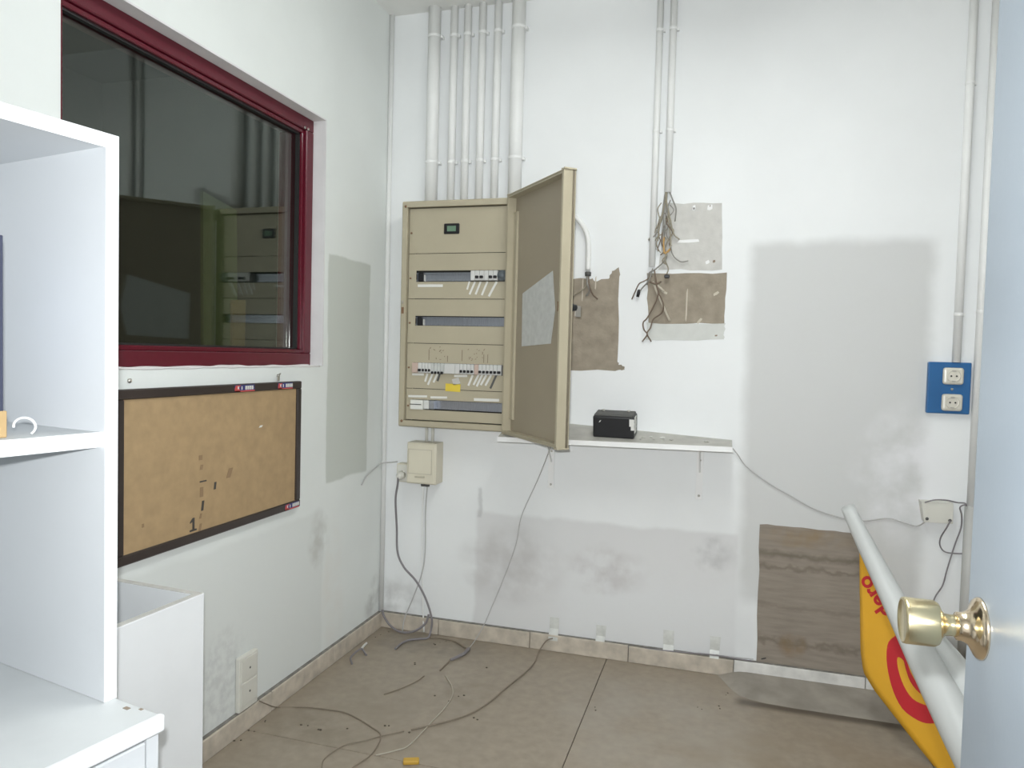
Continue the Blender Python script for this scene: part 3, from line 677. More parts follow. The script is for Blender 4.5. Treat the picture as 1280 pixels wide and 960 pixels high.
for i in range(N):
    xa = .598+(1.494-.598)*i/N; xb = .598+(1.494-.598)*(i+1)/N
    vs = [bm.verts.new(q) for q in ((xa, -.2005, shz(xa, -.2)+.0005), (xb, -.2005, shz(xb, -.2)+.0005), (xb, -.2005, shz(xb, -.2)-th), (xa, -.2005, shz(xa, -.2)-th), (xa, -.203, shz(xa, -.2)+.0005), (xb, -.203, shz(xb, -.2)+.0005), (xb, -.203, shz(xb, -.2)-th), (xa, -.203, shz(xa, -.2)-th))]
    for f in ((4, 5, 6, 7), (0, 1, 5, 4), (3, 7, 6, 2), (0, 3, 2, 1)): bm.faces.new([vs[k] for k in f])
bmesh.ops.remove_doubles(bm, verts=bm.verts[:], dist=1e-5); bmesh.ops.recalc_face_normals(bm, faces=bm.faces[:])
obj('edge_band', bm, 'shelf_edge', sh)
for xx in (.775, 1.375):
    zt = shz(xx, -.1)-th
    bm = bmesh.new(); box(bm, xx-.013, xx+.013, -.006, -.0005, .685, shz(xx, 0)-th-.002, bev=.001, seg=1)
    prism(bm, [(-.003, shz(xx, -.003)-th-.001), (-.165, shz(xx, -.165)-th-.001), (-.165, shz(xx, -.165)-th-.005), (-.003, shz(xx, -.003)-th-.007)], (xx-.013, 0, 0), (0, 1, 0), (0, 0, 1), (1, 0, 0), .026)
    prism(bm, [(-.004, .80), (-.004, .79), (-.12, shz(xx, -.12)-th-.005), (-.13, shz(xx, -.13)-th-.004)], (xx-.003, 0, 0), (0, 1, 0), (0, 0, 1), (1, 0, 0), .006)
    b_ = obj('bracket', bm, 'white', sh)
    for zz in (.70, .84): obj('screw', L_([(0, .005), (.003, .004), (.004, .001)], (xx, -.006, zz), (0, -1, 0), sides=8), 'steel', b_)
bt = thing('battery', 'black block battery standing on the wall shelf', 'battery', (1.052, -.105, shz(1.052, -.105)), local=True)
bt.rotation_euler = (math.atan2(shz(1.05, 0)-shz(1.05, -.2), .2), 0, -.02)
obj('case', B_(-.08, .08, -.045, .045, .0, .086, bev=.007, seg=3), 'black', bt)
tp = obj('top_plate', B_(-.076, .076, -.041, .041, .084, .092, bev=.004, seg=2), 'label_dark', bt)
for xx in (-.05, .05): obj('terminal_post', L_([(0, .006), (.008, .006), (.009, .003)], (xx, .02, .09), (0, 0, 1), sides=10), 'steel', bt)
bm = bmesh.new()
for k in range(9):
    zz = .02+k*.007; ww = random.uniform(.006, .02); box(bm, .0795, .0812, -.036+random.uniform(0, .01), -.036+.03+ww, zz, zz+.0065)
box(bm, .062, .0805, -.046, -.0448, .05, .078); box(bm, .068, .0805, -.046, -.0448, .035, .05)
obj('torn_label', bm, 'paper', bt)
bm = bmesh.new(); prism(bm, [(-.056, .060), (-.050, .064), (-.046, .071), (-.053, .067)], (0, -.0455, 0), (1, 0, 0), (0, 0, 1), (0, -1, 0), .0006); obj('scratch', bm, 'paper', bt)
for k, (px, y, s) in enumerate(((1.165, -.12, .010), (1.19, -.10, .008), (1.205, -.14, .007), (1.235, -.11, .013), (1.245, -.15, .006), (1.27, -.13, .009), (1.155, -.15, .007), (1.40, -.12, .012))):
    zz = shz(px, y); bm = bmesh.new()
    bmesh.ops.create_icosphere(bm, subdivisions=1, radius=1)
    for v in bm.verts: v.co = Vector((px+v.co.x*s*random.uniform(.7, 1.2), y+v.co.y*s*random.uniform(.6, 1), zz+.002+(v.co.z+.5)*s*.35*random.uniform(.7, 1.2)))
    tag(obj('plaster_crumb', bm, 'paper' if k in (1, 3) else 'shelf_top'), ('white plaster crumb beside the black battery' if k in (1, 3) else 'flat dusty crumb near the right end of the wall shelf' if k == 7 else 'dusty grey crumb beside the black battery'), 'rubble', 'plaster crumbs on the wall shelf')

# ------------------------------------------------------------------ wires along the back wall
tag(obj('thin_cable', T_([(0.8126,-0.19,0.8824), (0.784,-0.12,0.834), (0.7292,-0.05,0.7219), (0.6542,-0.012,0.5574), (0.6329,-0.012,0.4358), (0.5836,-0.012,0.2862), (0.5239,-0.015,0.131), (0.4981,-0.03,0.0632), (0.467,-0.0507,0.004), (0.4721,-0.135,0.006)], .0019, sides=6), 'thin_cable'), 'thin pale wire hanging from the wall shelf down to the floor', 'wire')
tag(obj('dark_cable_end', T_([(0.4724,-0.1261,0.006), (0.4722,-0.1833,0.008), (0.4555,-0.2314,0.008), (0.4411,-0.2563,0.006)], lambda t: .008-.003*t, sides=7), 'grey_cable'), 'dark taped cable end on the floor below the wall shelf', 'cable')
tag(obj('thin_cable', T_([(0.4386,-0.2497,0.003), (0.4371,-0.3065,0.003), (0.4359,-0.3535,0.003)], .003, sides=6), 'floor_wire'), 'bare wire tail beyond the dark taped cable end', 'wire')
tag(obj('thin_cable', T_([(1.484,-0.02,0.9099), (1.515,-0.008,0.873), (1.546,-0.006,0.8312), (1.615,-0.006,0.7802), (1.704,-0.006,0.7315), (1.805,-0.006,0.6817), (1.903,-0.006,0.6569), (1.972,-0.006,0.654), (2.052,-0.006,0.6701), (2.111,-0.006,0.6576), (2.15,-0.006,0.6509), (2.172,-0.03,0.6771)], .0026, sides=6), 'thin_cable'), 'thin grey wire sagging from the shelf end to the grey wall box', 'wire')
tag(obj('skirting_cable', T_([(0.8009,-0.014,0.0551), (0.903,-0.014,0.059), (1.134,-0.014,0.0627), (1.324,-0.014,0.0699), (1.462,-0.014,0.0768), (1.597,-0.014,0.0725)], .003, sides=6), 'grey_cable'), 'dark wire taped along the top of the back skirting', 'wire')
tag(obj('skirting_cable', T_([(1.462,-0.01,0.0784), (1.523,-0.006,0.0759), (1.603,-0.006,0.078)], .002, sides=6), 'thin_cable'), 'pale wire above the skirting beside the taupe bare patch', 'wire')
for (q, w, h, an, lb) in (((0.8067,0,0.0968), .040, .085, .03, 'milky tape strip nearest the cabinet end of the skirting'), ((1.003,0,0.101), .042, .062, .12, 'milky tape strip, second along the skirting from the corner'), ((1.278,0,0.107), .042, .080, -.02, 'milky tape strip, third along the skirting from the corner'), ((1.456,0,0.109), .040, .075, .1, 'milky tape strip nearest the taupe bare patch')):
    bm = bmesh.new(); N = 6; rows = []
    for k in range(N+1):
        s = k/N; zz = q[2]+h/2-s*h*1.1; yy = -.0015 if zz > .085 else (-.019 if zz < .066 else -.0015-(.085-zz)/.019*.0185)
        yy -= .002*math.sin(s*5)
        rows.append([bm.verts.new((q[0]+sx*w/2*(1-.25*s if an > .08 and sx < 0 else 1)+an*(zz-q[2])*.6, yy-.001*j, zz)) for j in (0, 1) for sx in (-1, 1)])
    for a_, b_ in zip(rows, rows[1:]):
        bm.faces.new((a_[2], a_[3], b_[3], b_[2])); bm.faces.new((a_[0], b_[0], b_[1], a_[1])); bm.faces.new((a_[0], a_[2], b_[2], b_[0])); bm.faces.new((a_[1], b_[1], b_[3], a_[3]))
    bm.faces.new(rows[0][:2]+rows[0][2:][::-1]); bm.faces.new(rows[-1][:2]+rows[-1][2:][::-1]); bmesh.ops.recalc_face_normals(bm, faces=bm.faces[:])
    tag(obj('tape_strip', bm, 'tape'), lb, 'tape', 'tape strips on the skirting')

# ------------------------------------------------------------------ blue socket plate and grey wall box at the right
bp_ = thing('socket_plate', 'blue plate with two ivory sockets beside the open door', 'socket plate', (2.224, -.01, 1.066))
obj('plate', B_(2.157, 2.294, -.022, -.0005, 1.066, 1.250, bev=.004, seg=2), 'blue', bp_)
for zz in (1.201, 1.107):
    s_ = obj('socket', B_(2.202, 2.268, -.036, -.020, zz-.030, zz+.030, bev=.009, seg=3), 'socket', bp_)
    bm = L_([(0, .0215), (.002, .0225), (.003, .020), (.001, .018)], (2.235, -.0355, zz), (0, -1, 0), sides=20)
    obj('socket_ring', bm, 'socket', s_)
    for dx in (-.0085, .0085): obj('pin_hole', L_([(0, .0032), (.0008, .0032)], (2.235+dx, -.0385, zz), (0, -1, 0), sides=8), 'black', s_)
    for dz in (-.018, .018): obj('earth_clip', B_(2.229, 2.241, -.0392, -.037, zz+dz-.002, zz+dz+.002), 'steel', s_)
obj('screw', L_([(0, .005), (.002, .004), (.003, .001)], (2.235, -.022, 1.154), (0, -1, 0), sides=10), 'steel', bp_)
gb = thing('wall_box', 'small grey-white wire box low on the wall near the door', 'junction box', (2.203, -.02, .675))
bm = bmesh.new(); prism(bm, [(2.150, .748), (2.252, .750), (2.254, .676), (2.163, .674)], (0, -.042, 0), (1, 0, 0), (0, 0, 1), (0, 1, 0), .041)
obj('case', bm, 'cream', gb)
for xx in (2.171, 2.244): obj('screw', L_([(0, .006), (.003, .005), (.004, .001)], (xx, -.042, .687), (0, -1, 0), sides=8), 'label_dark', gb)
tag(obj('thin_cable', T_([(2.161,-0.044,0.7456), (2.189,-0.05,0.7577), (2.226,-0.045,0.7598), (2.266,-0.03,0.7516), (2.291,-0.03,0.7508), (2.292,-0.045,0.7452)], .0026, sides=6), 'grey_cable'), 'dark wire across the top of the grey wall box', 'wire')
tag(obj('thin_cable', T_([(2.243,-0.05,0.6877), (2.233,-0.045,0.6599), (2.223,-0.02,0.6186), (2.225,-0.01,0.5871), (2.244,-0.008,0.5652), (2.29,-0.008,0.5641), (2.304,-0.012,0.5695)], .0026, sides=6), 'grey_cable'), 'wire looping below the grey wall box to the conduit', 'wire')
tag(obj('thin_cable', T_([(2.292,-0.045,0.7509), (2.274,-0.04,0.737), (2.283,-0.03,0.7071), (2.287,-0.015,0.6582), (2.271,-0.01,0.5917), (2.251,-0.01,0.5023), (2.239,-0.01,0.4424), (2.213,-0.01,0.3836), (2.2,-0.01,0.2668), (2.198,-0.014,0.1734)], .0026, sides=6), 'grey_cable'), 'dark wire hanging down behind the brass door knob', 'wire')

# ------------------------------------------------------------------ pin board on the left wall
pb = thing('pin_board', 'tan hardboard panel in a dark brown frame under the window', 'board', (.012, -1.095, .676))
by0, by1, bz0, bz1 = -1.508, -.690, .676, 1.124
obj('panel', B_(.002, .014, by0+.01, by1-.01, bz0+.01, bz1-.01), 'board', pb)
fw = .026
def fstrip(*a): return obj('frame_strip', B_(*a, bev=.003, seg=1), 'board_frame', pb)
ft = fstrip(.002, .021, by0, by1, bz1-fw, bz1); fb = fstrip(.002, .021, by0, by1, bz0, bz0+fw)
fstrip(.002, .021, by1-fw, by1, bz0+fw, bz1-fw); fstrip(.002, .021, by0, by0+fw, bz0+fw, bz1-fw)
def sticker(yc, zc, parent, w=.098, h=.021):
    s_ = obj('sticker', B_(.0208, .0216, yc-w/2, yc+w/2, zc-h/2, zc+h/2), 'logo_blue', parent)
    bm = bmesh.new(); x = .0216
    prism(bm, [(yc-w/2, zc-h*.5), (yc-w*.22, zc-h*.5), (yc-w*.30, zc+h*.1), (yc-w*.2, zc+h*.45), (yc-w*.45, zc+h*.45), (yc-w*.5, zc)], (x, 0, 0), (0, 1, 0), (0, 0, 1), (1, 0, 0), .0005)
    box(bm, x, x+.0005, yc-w/2, yc+w/2, zc-h*.5, zc-h*.32)
    obj('red_emblem', bm, 'logo_red', s_)
    bm = bmesh.new()
    for k in range(4):
        a_ = yc+.002+k*.0105; box(bm, x, x+.0006, a_, a_+.0085, zc-h*.22, zc+h*.34)
        box(bm, x, x+.0006, a_-.001, a_+.0098, zc-h*.05, zc+h*.02)
    box(bm, x, x+.0007, yc-w*.36, yc-w*.30, zc-h*.1, zc+h*.3); box(bm, x, x+.0007, yc-w*.17, yc-w*.13, zc-h*.2, zc+h*.3)
    obj('white_lettering', bm, 'paper', s_)
sticker(-1.010, bz1-.0135, ft); sticker(-.792, bz1-.0135, ft, .085); sticker(-.742, bz0+.0125, fb, .085)
pan = [o for o in pb.children if o.name.startswith('panel')][0]
def mark(pts, m='ink', t=.0006):
    return obj('pen_mark', prism(bmesh.new(), pts, (.0140, 0, 0), (0, 1, 0), (0, 0, 1), (1, 0, 0), t), m, pan)
def lmark(q, w, h, sk=0, m='ink'):
    y, z = q[1], q[2]; w *= .8; h *= .72; sk *= .5
    return mark([(y-w/2-sk, z-h/2), (y+w/2-sk, z-h/2), (y+w/2+sk, z+h/2), (y-w/2+sk, z+h/2)], m)
def text_mesh(body, size, bold=0):
    cu = bpy.data.curves.new('lettering', 'FONT'); cu.body = body; cu.size = size; cu.resolution_u = 4; cu.offset = bold
    o = bpy.data.objects.new('lettering', cu); C.objects.link(o)
    dg = bpy.context.evaluated_depsgraph_get(); me = bpy.data.meshes.new_from_object(o.evaluated_get(dg))
    bpy.data.objects.remove(o, do_unlink=True)
    bm = bmesh.new(); bm.from_mesh(me); bpy.data.meshes.remove(me); return bm
q = (0.014,-1.241,0.7015)
bm = prism(bmesh.new(), [(q[1]+a_*.026, q[2]+.006+b_*.024) for a_, b_ in ((0, 0), (1.1, 0), (1.1, .2), (.75, .25), (.75, 1.6), (.45, 1.6), (.05, 1.2), (.05, 1.0), (.42, 1.15), (.42, .25), (0, .2))], (.0140, 0, 0), (0, 1, 0), (0, 0, 1), (1, 0, 0), .0006)
obj('digit', bm, 'ink', pan)
lmark((0.014,-1.135,0.8238), .012, .030, .003); lmark((0.014,-1.187,0.8453), .036, .006, 0); lmark((0.014,-1.188,0.7739), .012, .040, .004)
lmark((0.014,-1.069,0.8525), .024, .04, .012, 'ink_board'); lmark((0.014,-1.194,0.8874), .014, .02, .004, 'ink_board'); lmark((0.014,-1.193,0.8148), .018, .04, .0, 'ink_board'); lmark((0.014,-1.198,0.7104), .012, .035, .006, 'ink_board')
lmark((0.014,-1.198,0.9158), .018, .02, 0, 'ink_board'); lmark((0.014,-1.414,0.7645), .009, .014, 0, 'ink_board'); lmark((0.014,-0.9161,0.982), .018, .009, .006, 'paper'); lmark((0.014,-1.196,0.745), .010, .02, .004, 'ink_board')
lmark((0.0142,-0.7108,1.043), .010, .06, .0, 'scrape'); lmark((0.0142,-1.486,1.088), .018, .024, .0, 'logo_red')
hk = thing('wall_hook', 'small steel hook above the pin board corner', 'hook', (.004, -.806, 1.13))
obj('hook_plate', B_(.0005, .005, -.812, -.800, 1.127, 1.150, bev=.001, seg=1), 'steel', hk)
obj('hook_arm', T_([(.003, -.806, 1.146), (.014, -.812, 1.152), (.018, -.824, 1.149), (.016, -.832, 1.143)], .003, sides=6), 'steel', hk)
nl = obj('wall_nail', L_([(0, .006), (.004, .006), (.006, .001)], (0.0005,-1.449,1.145), (1, 0, 0), sides=10), 'steel'); tag(nl, 'small nail head above the left end of the pin board', 'nail')

# low socket strip on the left wall
ls = thing('low_socket', 'white double socket strip just above the left skirting', 'socket', (.015, -.965, .09))
obj('body', B_(.0005, .018, -1.015, -.920, .072, .250, bev=.004, seg=2), 'cream', ls)
obj('cover', B_(.017, .021, -1.008, -.927, .168, .242, bev=.003, seg=2), 'cream', ls); obj('cover', B_(.017, .021, -1.008, -.927, .090, .164, bev=.003, seg=2), 'cream', ls)
for zz in (.205, .128): obj('screw', L_([(0, .004), (.001, .003)], (.021, -.966, zz), (1, 0, 0), sides=8), 'label_dark', ls)

# ------------------------------------------------------------------ furniture at the left, turned 11 degrees
UA = math.radians(-11)
# local frame: +x = forward (open front), +y = away from the viewer; origin at the far front floor corner of the low cabinet
cabL = thing('low_cabinet', 'white melamine low cabinet under the open shelf unit', 'cabinet', (.7216, -2.1336, 0), UA, local=True)
LL = .70
obj('top', B_(-.50, .002, -LL, .001, .700, .720, bev=.003, seg=2), 'melamine_dirty', cabL)
obj('edge_band', B_(-.004, .008, -LL, .0035, .697, .7215, bev=.004, seg=3), 'melamine_edge', cabL)
obj('side_panel', B_(-.50, -.002, -.019, -.001, 0, .700), 'melamine', cabL); obj('side_panel', B_(-.50, -.002, -LL, -LL+.018, 0, .700), 'melamine', cabL)
obj('back_panel', B_(-.50, -.492, -LL+.018, -.019, 0, .70), 'melamine', cabL)
obj('plinth', B_(-.05, -.034, -LL+.018, -.019, 0, .08), 'melamine', cabL)
obj('floor_panel', B_(-.49, -.02, -LL+.018, -.019, .08, .098), 'melamine', cabL)
for y0, y1 in ((-.345, -.021), (-LL+.002, -.349)):
    dr = obj('cabinet_door', B_(-.018, .0, y0, y1, .085, .690, bev=.002, seg=1), 'melamine', cabL)
    yy = y0+.03 if y0 > -.4 else y1-.03
    obj('handle', T_([(.0, yy, .50), (.022, yy, .505), (.022, yy, .595), (.0, yy, .60)], .005, sides=8, smooth=4), 'steel', dr)
for (xx, yy, w_, h_) in ((-.055, -.012, .010, .006), (-.035, -.004, .006, .004), (-.004, -.19, .012, .006), (-.25, -.28, .006, .004)):
    obj('chip', B_(xx-w_/2, xx+w_/2, yy-h_/2, yy+h_/2, .7198, .7206), 'chip' if xx > -.2 else 'shelf_top', cabL)
hut = thing('shelf_unit', 'tall white open shelf unit standing on the low cabinet', 'shelf', (.626, -2.115, .7206), UA, local=True)
HZ = 1.531-.7206; HD = .40; HLn = LL-.02
obj('side_panel', B_(-HD, 0, -.018, 0, 0, HZ-.018), 'melamine', hut); obj('side_panel', B_(-HD, 0, -HLn, -HLn+.018, 0, HZ-.018), 'melamine', hut)
obj('edge_band', B_(0, .0015, -.0185, .0005, 0, HZ), 'melamine_edge', hut)
obj('top_panel', B_(-HD, 0, -HLn, 0, HZ-.018, HZ), 'melamine', hut)
obj('edge_band', B_(0, .0015, -HLn, -.0185, HZ-.020, HZ), 'melamine_edge', hut)
obj('back_panel', B_(-HD-.004, -HD, -HLn, 0, 0, HZ), 'melamine', hut)
s1 = obj('shelf_board', B_(-HD, -.012, -HLn+.018, -.018, 1.090-.7206, 1.111-.7206), 'melamine_dirty', hut)
obj('edge_band', B_(-.012, -.0095, -HLn+.018, -.018, 1.0895-.7206, 1.1112-.7206), 'melamine_edge', s1)
for xx, zz in ((-.009, HZ-.045),): obj('cam_cover', L_([(0, .007), (.0012, .007)], (.0015, xx, zz), (1, 0, 0), sides=12), 'cream', hut)
# things on the shelf, in the unit's frame
Rm = Matrix.Translation((.626, -2.115, .7206)) @ Matrix.Rotation(UA, 4, 'Z')
def inunit(x, y, z): return Rm @ Vector((x, y, z))
sz = 1.1113-.7206
fr_ = thing('framed_card', 'pale blue card in a dark frame leaning inside the shelf unit', 'frame', inunit(-.0725, -.137, sz), UA, local=True)
obj('card', B_(-.11, .034, -.004, .004, .012, .258), 'frame_blue', fr_); obj('frame_edge', B_(.0345, .037, -.0035, .0045, 0, .262, bev=.001, seg=1), 'frame_dark', fr_); obj('foot', B_(-.11, .0385, -.005, .008, 0, .035, bev=.001, seg=1), 'wood', fr_)
bm = bmesh.new(); o_ = inunit(-.018, -.112, sz)
pts = []
for k in range(15):
    a_ = -.9+k*.30; pts.append((o_.x-.006+.014*math.cos(a_), o_.y+.004*math.cos(a_), o_.z+.014+.0115*math.sin(a_)))
tag(obj('cable_ring', T_(pts, .0018, sides=6, smooth=3), 'melamine_edge'), 'small white plastic ring lying on the shelf unit board', 'ring')

# open-topped white carcass behind it
bxu = thing('open_box', 'white open-topped melamine box standing against the left wall', 'box', (.352, -1.592, 0), math.radians(-3.5), local=True)
BH, BD, BL = .681, .30, .40; tt = .018
obj('front_panel', B_(-tt, 0, -BL, 0, 0, BH, bev=.001, seg=1), 'melamine_box', bxu)
obj('end_panel', B_(-BD+tt, -tt, -tt, 0, 0, BH-.001), 'melamine_box', bxu); obj('end_panel', B_(-BD+tt, -tt, -BL, -BL+tt, 0, BH-.001), 'melamine_box', bxu)
obj('back_panel', B_(-BD, -BD+tt, -BL, 0, 0, BH-.001), 'melamine_box', bxu); obj('floor_panel', B_(-BD+tt, -tt, -BL+tt, -tt, .06, .078), 'melamine_box', bxu)
bm = bmesh.new(); box(bm, -tt+.001, -.001, -BL+.001, -.001, BH, BH+.0008); box(bm, -BD+tt, -tt, -tt+.001, -.001, BH-.001, BH+.0006)
obj('raw_edge', bm, 'patch_grey', bxu)

# ------------------------------------------------------------------ loose wires and litter on the floor
def fw_(pts, r, m, label, nm='floor_wire'): return tag(obj(nm, T_(pts, r, sides=6), m), label, 'wire')
fw_([(0.8057,-0.02,0.0563), (0.7795,-0.024,0.044), (0.7546,-0.044,0.004), (0.7641,-0.1584,0.004), (0.7534,-0.2641,0.004), (0.7191,-0.4273,0.004), (0.6967,-0.5465,0.004), (0.6634,-0.6375,0.004), (0.6199,-0.6993,0.004), (0.5636,-0.7583,0.004), (0.5171,-0.8019,0.004)], .0027, 'floor_wire', 'brown wire crossing the floor from the first tape strip')
fw_([(0.022,-0.9182,0.0727), (0.03,-0.8899,0.0503), (0.0222,-0.8143,0.003), (0.112,-0.7825,0.003), (0.1928,-0.772,0.003), (0.2708,-0.7741,0.003), (0.3892,-0.8285,0.003), (0.4413,-0.8689,0.003), (0.4629,-0.9708,0.003), (0.4436,-1.06,0.003), (0.4303,-1.129,0.003)], .0022, 'floor_wire', 'brown wire curving over the floor from the low socket strip')
fw_([(0.3639,-1.096,0.003), (0.3414,-1.041,0.003), (0.3596,-0.9583,0.003), (0.4047,-0.9125,0.003), (0.4437,-0.868,0.003), (0.4986,-0.8172,0.003)], .0018, 'floor_wire', 'faint brown wire joining the curved wire on the floor')
fw_([(0.4746,-0.3921,0.003), (0.5217,-0.4542,0.003), (0.5527,-0.518,0.003), (0.5648,-0.6036,0.003), (0.5592,-0.7412,0.003), (0.5502,-0.8869,0.003), (0.5241,-0.9304,0.003), (0.4785,-0.9749,0.003)], .0018, 'pale_wire', 'pale thin wire bending across the middle of the floor')
fw_([(0.3223,-0.6068,0.003), (0.3573,-0.5475,0.003), (0.3882,-0.4739,0.003), (0.3973,-0.4199,0.003)], .002, 'floor_wire', 'short faint wire on the floor near the corner')
fw_([(0.089,-0.4169,0.003), (0.0583,-0.371,0.006), (0.0602,-0.3322,0.014), (0.0683,-0.3001,0.016), (0.0883,-0.3099,0.006), (0.1022,-0.3225,0.003)], .004, 'grey_cable', 'short bent piece of grey cable on the floor near the left wall')
fw_([(0.066,-0.2957,0.014), (0.0573,-0.2586,0.012), (0.0478,-0.2193,0.006)], .005, 'paper', 'white stripped tip on the bent cable piece')
fw_([(0.2708,-0.0667,0.004), (0.3259,-0.0559,0.004), (0.3902,-0.0696,0.004), (0.4554,-0.1183,0.004)], .0032, 'floor_wire', 'brown wire arching along the floor below the back skirting')
bm = bmesh.new(); q = Vector((0.5956,-0.975,0)); a_ = .4
box(bm, -.024, .024, -.012, .012, 0, .012, bev=.003, seg=2)
for v in bm.verts: v.co = Vector((q.x+v.co.x*math.cos(a_)-v.co.y*math.sin(a_), q.y+v.co.x*math.sin(a_)+v.co.y*math.cos(a_), v.co.z+.0005))
yb = obj('yellow_scrap', bm, 'yellow'); yb.data.materials[0] = M['scrap']; tag(yb, 'small yellow plastic scrap on the floor', 'scrap')
bm = bmesh.new()
spots = [(0.1971,0.0252,0), (0.3003,-0.1013,0), (0.3386,-0.0872,0), (0.0772,-0.0594,0), (0.5817,-0.5208,0), (0.5088,-0.8022,0), (0.4411,-0.7987,0), (0.3206,-0.8788,0), (0.238,-0.9024,0), (0.1765,-0.8751,0), (0.0296,-0.9101,0), (0.0371,-1.04,0), (0.0365,-0.9624,0), (0.5307,-0.5713,0), (0.6071,-0.2767,0), (1.08,-0.4518,0), (1.483,-0.2965,0), (1.41,-0.3287,0), (1.499,-0.1805,0), (0.6986,-0.6633,0), (0.3219,-0.325,0), (0.0424,-0.1211,0)]
for s in spots:
    for k in range(2):
        r = random.uniform(.002, .0045); c = Vector((s[0]+random.gauss(0, .012), s[1]+random.gauss(0, .012), r*.3))
        vs = bmesh.ops.create_icosphere(bm, subdivisions=1, radius=r)['verts']
        for v in vs: v.co = Vector((c.x+v.co.x*random.uniform(.6, 1.5), c.y+v.co.y, max(0, c.z+v.co.z*.6)))
tag(obj('floor_grit', bm, 'grit'), 'dark specks of grit scattered over the floor', 'grit', kind='stuff')

# ------------------------------------------------------------------ rolled banner by the door
BT = Vector((1.9238, -.06, .6936)); E1 = Vector((.2857, -.5371, -.7936)); E2 = Vector((-.6435, .5062, -.5742)); EN = Vector((-.7101, -.6748, .2010))
ban = thing('rolled_banner', 'yellow and red banner half rolled up, leaning by the door', 'banner', (2.12, -.42, 0))
def bpt(v, u, off=0):       # v along the roll (E1), u towards the free edge (E2)
    c = .018*math.sin(min(1, max(0, (u-.02)/.17))*PI*.6)*math.sin(v/.85*PI)
    q = BT+E1*v+E2*u+EN*(off+c-.004)
    q.z = max(q.z, .002+off); q.y = min(q.y, -.006)
    return q
edge = [(.03, .004), (.082, .012), (.166, .046), (.245, .077), (.32, .105), (.39, .133), (.455, .160), (.517, .178), (.578, .163), (.67, .127), (.757, .093), (.834, .060), (.862, .035)]
def roll_c(v): return -.008-.095*v-.050*v*v
def edge_u(v):
    for (a, ua), (b, ub) in zip(edge, edge[1:]):
        if a <= v <= b: return ua+(ub-ua)*(v-a)/(b-a)
    return edge[-1][1]
bm = bmesh.new(); NV, NU = 44, 10; g0, g1 = [], []
for i in range(NV+1):
    v = .03+(.862-.03)*i/NV; ue = edge_u(v); um = roll_c(v)-.004
    g0.append([bm.verts.new(bpt(v, ue+(um-ue)*j/NU, .0)) for j in range(NU+1)])
    g1.append([bm.verts.new(bpt(v, ue+(um-ue)*j/NU, -.0014)) for j in range(NU+1)])
for i in range(NV):
    for j in range(NU):
        f = bm.faces.new((g0[i][j], g0[i][j+1], g0[i+1][j+1], g0[i+1][j])); f.smooth = True
        f = bm.faces.new((g1[i][j], g1[i+1][j], g1[i+1][j+1], g1[i][j+1])); f.smooth = True
    bm.faces.new((g0[i][0], g0[i+1][0], g1[i+1][0], g1[i][0])); bm.faces.new((g0[i][NU], g1[i][NU], g1[i+1][NU], g0[i+1][NU]))
bmesh.ops.recalc_face_normals(bm, faces=bm.faces[:])
sheet = obj('sheet', bm, 'banner_yellow', ban)
# the curled-over white back: a conical spiral
bm = bmesh.new(); NV, NA = 40, 40; rows = []
for i in range(NV+1):
    v = -.012+.90*i/NV; c = roll_c(v); R = .026+.040*v+.012*v*v
    row = []
    for k in range(NA+1):
        a_ = -PI/2+2*PI*1.35*k/NA; rr = R*(1-.20*k/NA)+.0012*math.sin(9*v+3*a_)
        q = BT+E1*v+E2*(c-rr*math.cos(a_)*(-1))+EN*(R+rr*math.sin(a_)+.001)
        q.z = max(q.z, .004); q.y = min(q.y, -.008); row.append(bm.verts.new(q))
    rows.append(row)
for a_, b_ in zip(rows, rows[1:]):
    for k in range(NA): f = bm.faces.new((a_[k], a_[k+1], b_[k+1], b_[k])); f.smooth = True
ro = obj('rolled_edge', bm, 'banner_white', ban)
sm = ro.modifiers.new('thickness', 'SOLIDIFY'); sm.thickness = .0014; sm.offset = 0
# second loose fold of the white back behind the roll
bm = bmesh.new(); g0 = []
for i in range(25):
    s = i/24; v = .36+.50*s; wd = .016+.085*math.sin(min(1, s*1.15)*PI*.55)
    g0.append([bm.verts.new(Vector((lambda q: (q.x, min(q.y, -.01), max(q.z, .003)))(BT+E1*v+E2*(roll_c(v)-.02-wd*j/6)+EN*(.018+.012*math.sin(j*.9)+.01*s)))) for j in range(7)])
for a_, b_ in zip(g0, g0[1:]):
    for k in range(6): f = bm.faces.new((a_[k], a_[k+1], b_[k+1], b_[k])); f.smooth = True
fo = obj('loose_fold', bm, 'banner_white', ban); sm = fo.modifiers.new('thickness', 'SOLIDIFY'); sm.thickness = .0014
def flat_shape(name, pts, m, off, parent=sheet, sub=3):
    P = []
    n_ = len(pts)
    for i in range(n_):      # closed smooth outline
        a_, b_, c_, d_ = [Vector(pts[(i+k) % n_]) for k in (-1, 0, 1, 2)]
        for k in range(sub):
            t_ = k/sub; q_ = .5*((2*b_)+(c_-a_)*t_+(2*a_-5*b_+4*c_-d_)*t_*t_+(3*b_-a_-3*c_+d_)*t_**3); P.append((q_.x, q_.y))
    bm = bmesh.new(); vs = [bm.verts.new((p[1], p[0], 0)) for p in P]; f = bm.faces.new(vs)
    bmesh.ops.triangulate(bm, faces=[f])
    for _ in range(2): bmesh.ops.subdivide_edges(bm, edges=[e for e in bm.edges if e.calc_length() > .02], cuts=1)
    bmesh.ops.triangulate(bm, faces=bm.faces[:])
    for v in bm.verts: v.co = bpt(v.co.y, v.co.x, off)
    return obj(name, bm, m, parent)
red = [(.432, -.01), (.438, .018), (.452, .052), (.487, .074), (.538, .090), (.599, .098), (.652, .091), (.687, .065), (.708, .034), (.715, -.01), (.72, -.07), (.60, -.06), (.50, -.05)]
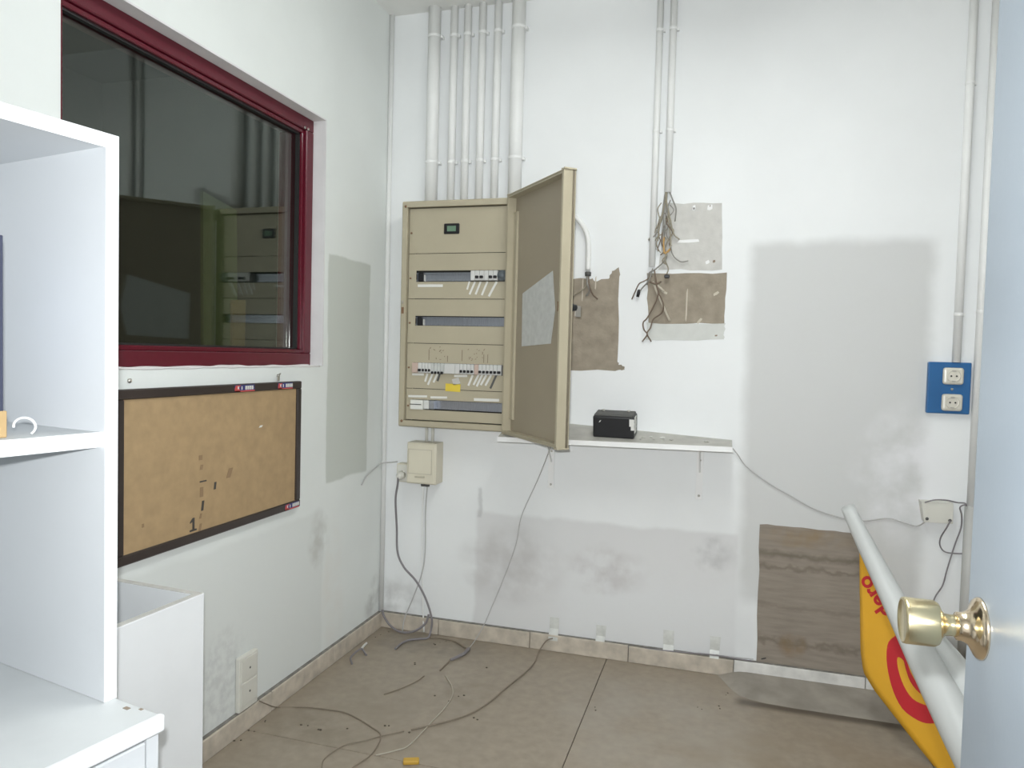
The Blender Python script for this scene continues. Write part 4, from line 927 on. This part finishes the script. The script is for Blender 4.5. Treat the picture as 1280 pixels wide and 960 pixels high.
flat_shape('red_emblem', red, 'banner_red', .0012)
flat_shape('emblem_curve', [(.505, .042), (.538, .054), (.591, .057), (.633, .045), (.658, .015), (.667, -.011), (.644, -.009), (.621, .018), (.584, .032), (.544, .031), (.518, .028)], 'banner_yellow', .0022)
flat_shape('emblem_line', [(.513, .016), (.556, .0205), (.602, .011), (.640, -.004), (.638, -.007), (.601, .0065), (.556, .016), (.516, .012)], 'banner_yellow', .0022)
bm = text_mesh('dero', .078, .0022)
bmesh.ops.triangulate(bm, faces=bm.faces[:])
td = Vector((.25, -.97)); tu = Vector((.97, .25)); w_ = max(v.co.x for v in bm.verts)
end = Vector((.035, .222))       # (u, v) where the baseline ends
for v in bm.verts:
    uv = end+td*(v.co.x-w_)+tu*v.co.y
    v.co = bpt(uv.y, uv.x, .0012)
obj('lettering', bm, 'banner_red', sheet)

# ------------------------------------------------------------------ door with knob
XD, YD = 1.75, -1.985
dr = thing('door_1', 'pale blue-grey door standing open at the right with brass knob', 'door', (XD+.018, YD-.45, 0), kind='structure')
obj('leaf', B_(XD, XD+.036, YD-.90, YD, .008, 2.04, bev=.0025, seg=2), 'door', dr)
KO = Vector((XD, -2.031, .942)); ka = (-1, 0, 0)
kn = obj('door_knob', L_([(.022, .0125), (.030, .0118), (.036, .0125), (.040, .017), (.043, .0235), (.047, .0258), (.076, .0262), (.079, .0255), (.0795, .0235), (.0785, .0225), (.0785, .001)], KO, ka, sides=40), 'brass', dr)
rs = obj('rosette', L_([(0, .0345), (.002, .0345), (.005, .032), (.008, .026), (.012, .019), (.018, .016), (.024, .0155), (.025, .012)], KO, ka, sides=40), 'brass_polished', dr)
obj('latch_plate', B_(XD+.006, XD+.030, YD-.002, YD+.001, .91, .975), 'steel', dr)
for zz in (.25, 1.0, 1.8): obj('hinge', T_([(XD+.04, YD-.90, zz), (XD+.04, YD-.90, zz+.09)], .007, sides=10, smooth=0), 'steel', dr)

# ------------------------------------------------------------------ ceiling lamp that lights the room
cl_ = thing('ceiling_lamp', 'white fluorescent ceiling lamp above the doorway side of the room', 'lamp', (LX, LY, LZ))
obj('lamp_body', B_(LX-.14, LX+.14, LY-.62, LY+.62, LZ, H-.001, bev=.006, seg=2), 'lamp_body', cl_)
for dx in (-.07, .07): obj('tube', T_([(LX+dx, LY-.58, LZ-.03), (LX+dx, LY+.58, LZ-.03)], .013, sides=10, smooth=0), 'tube', cl_)
for dy in (-.6, .6): obj('tube_holder', B_(LX-.10, LX+.10, LY+dy-.012, LY+dy+.012, LZ-.05, LZ+.002, bev=.003, seg=1), 'lamp_body', cl_)
for o in bpy.data.objects:
    if '_local' in o.keys(): del o['_local']
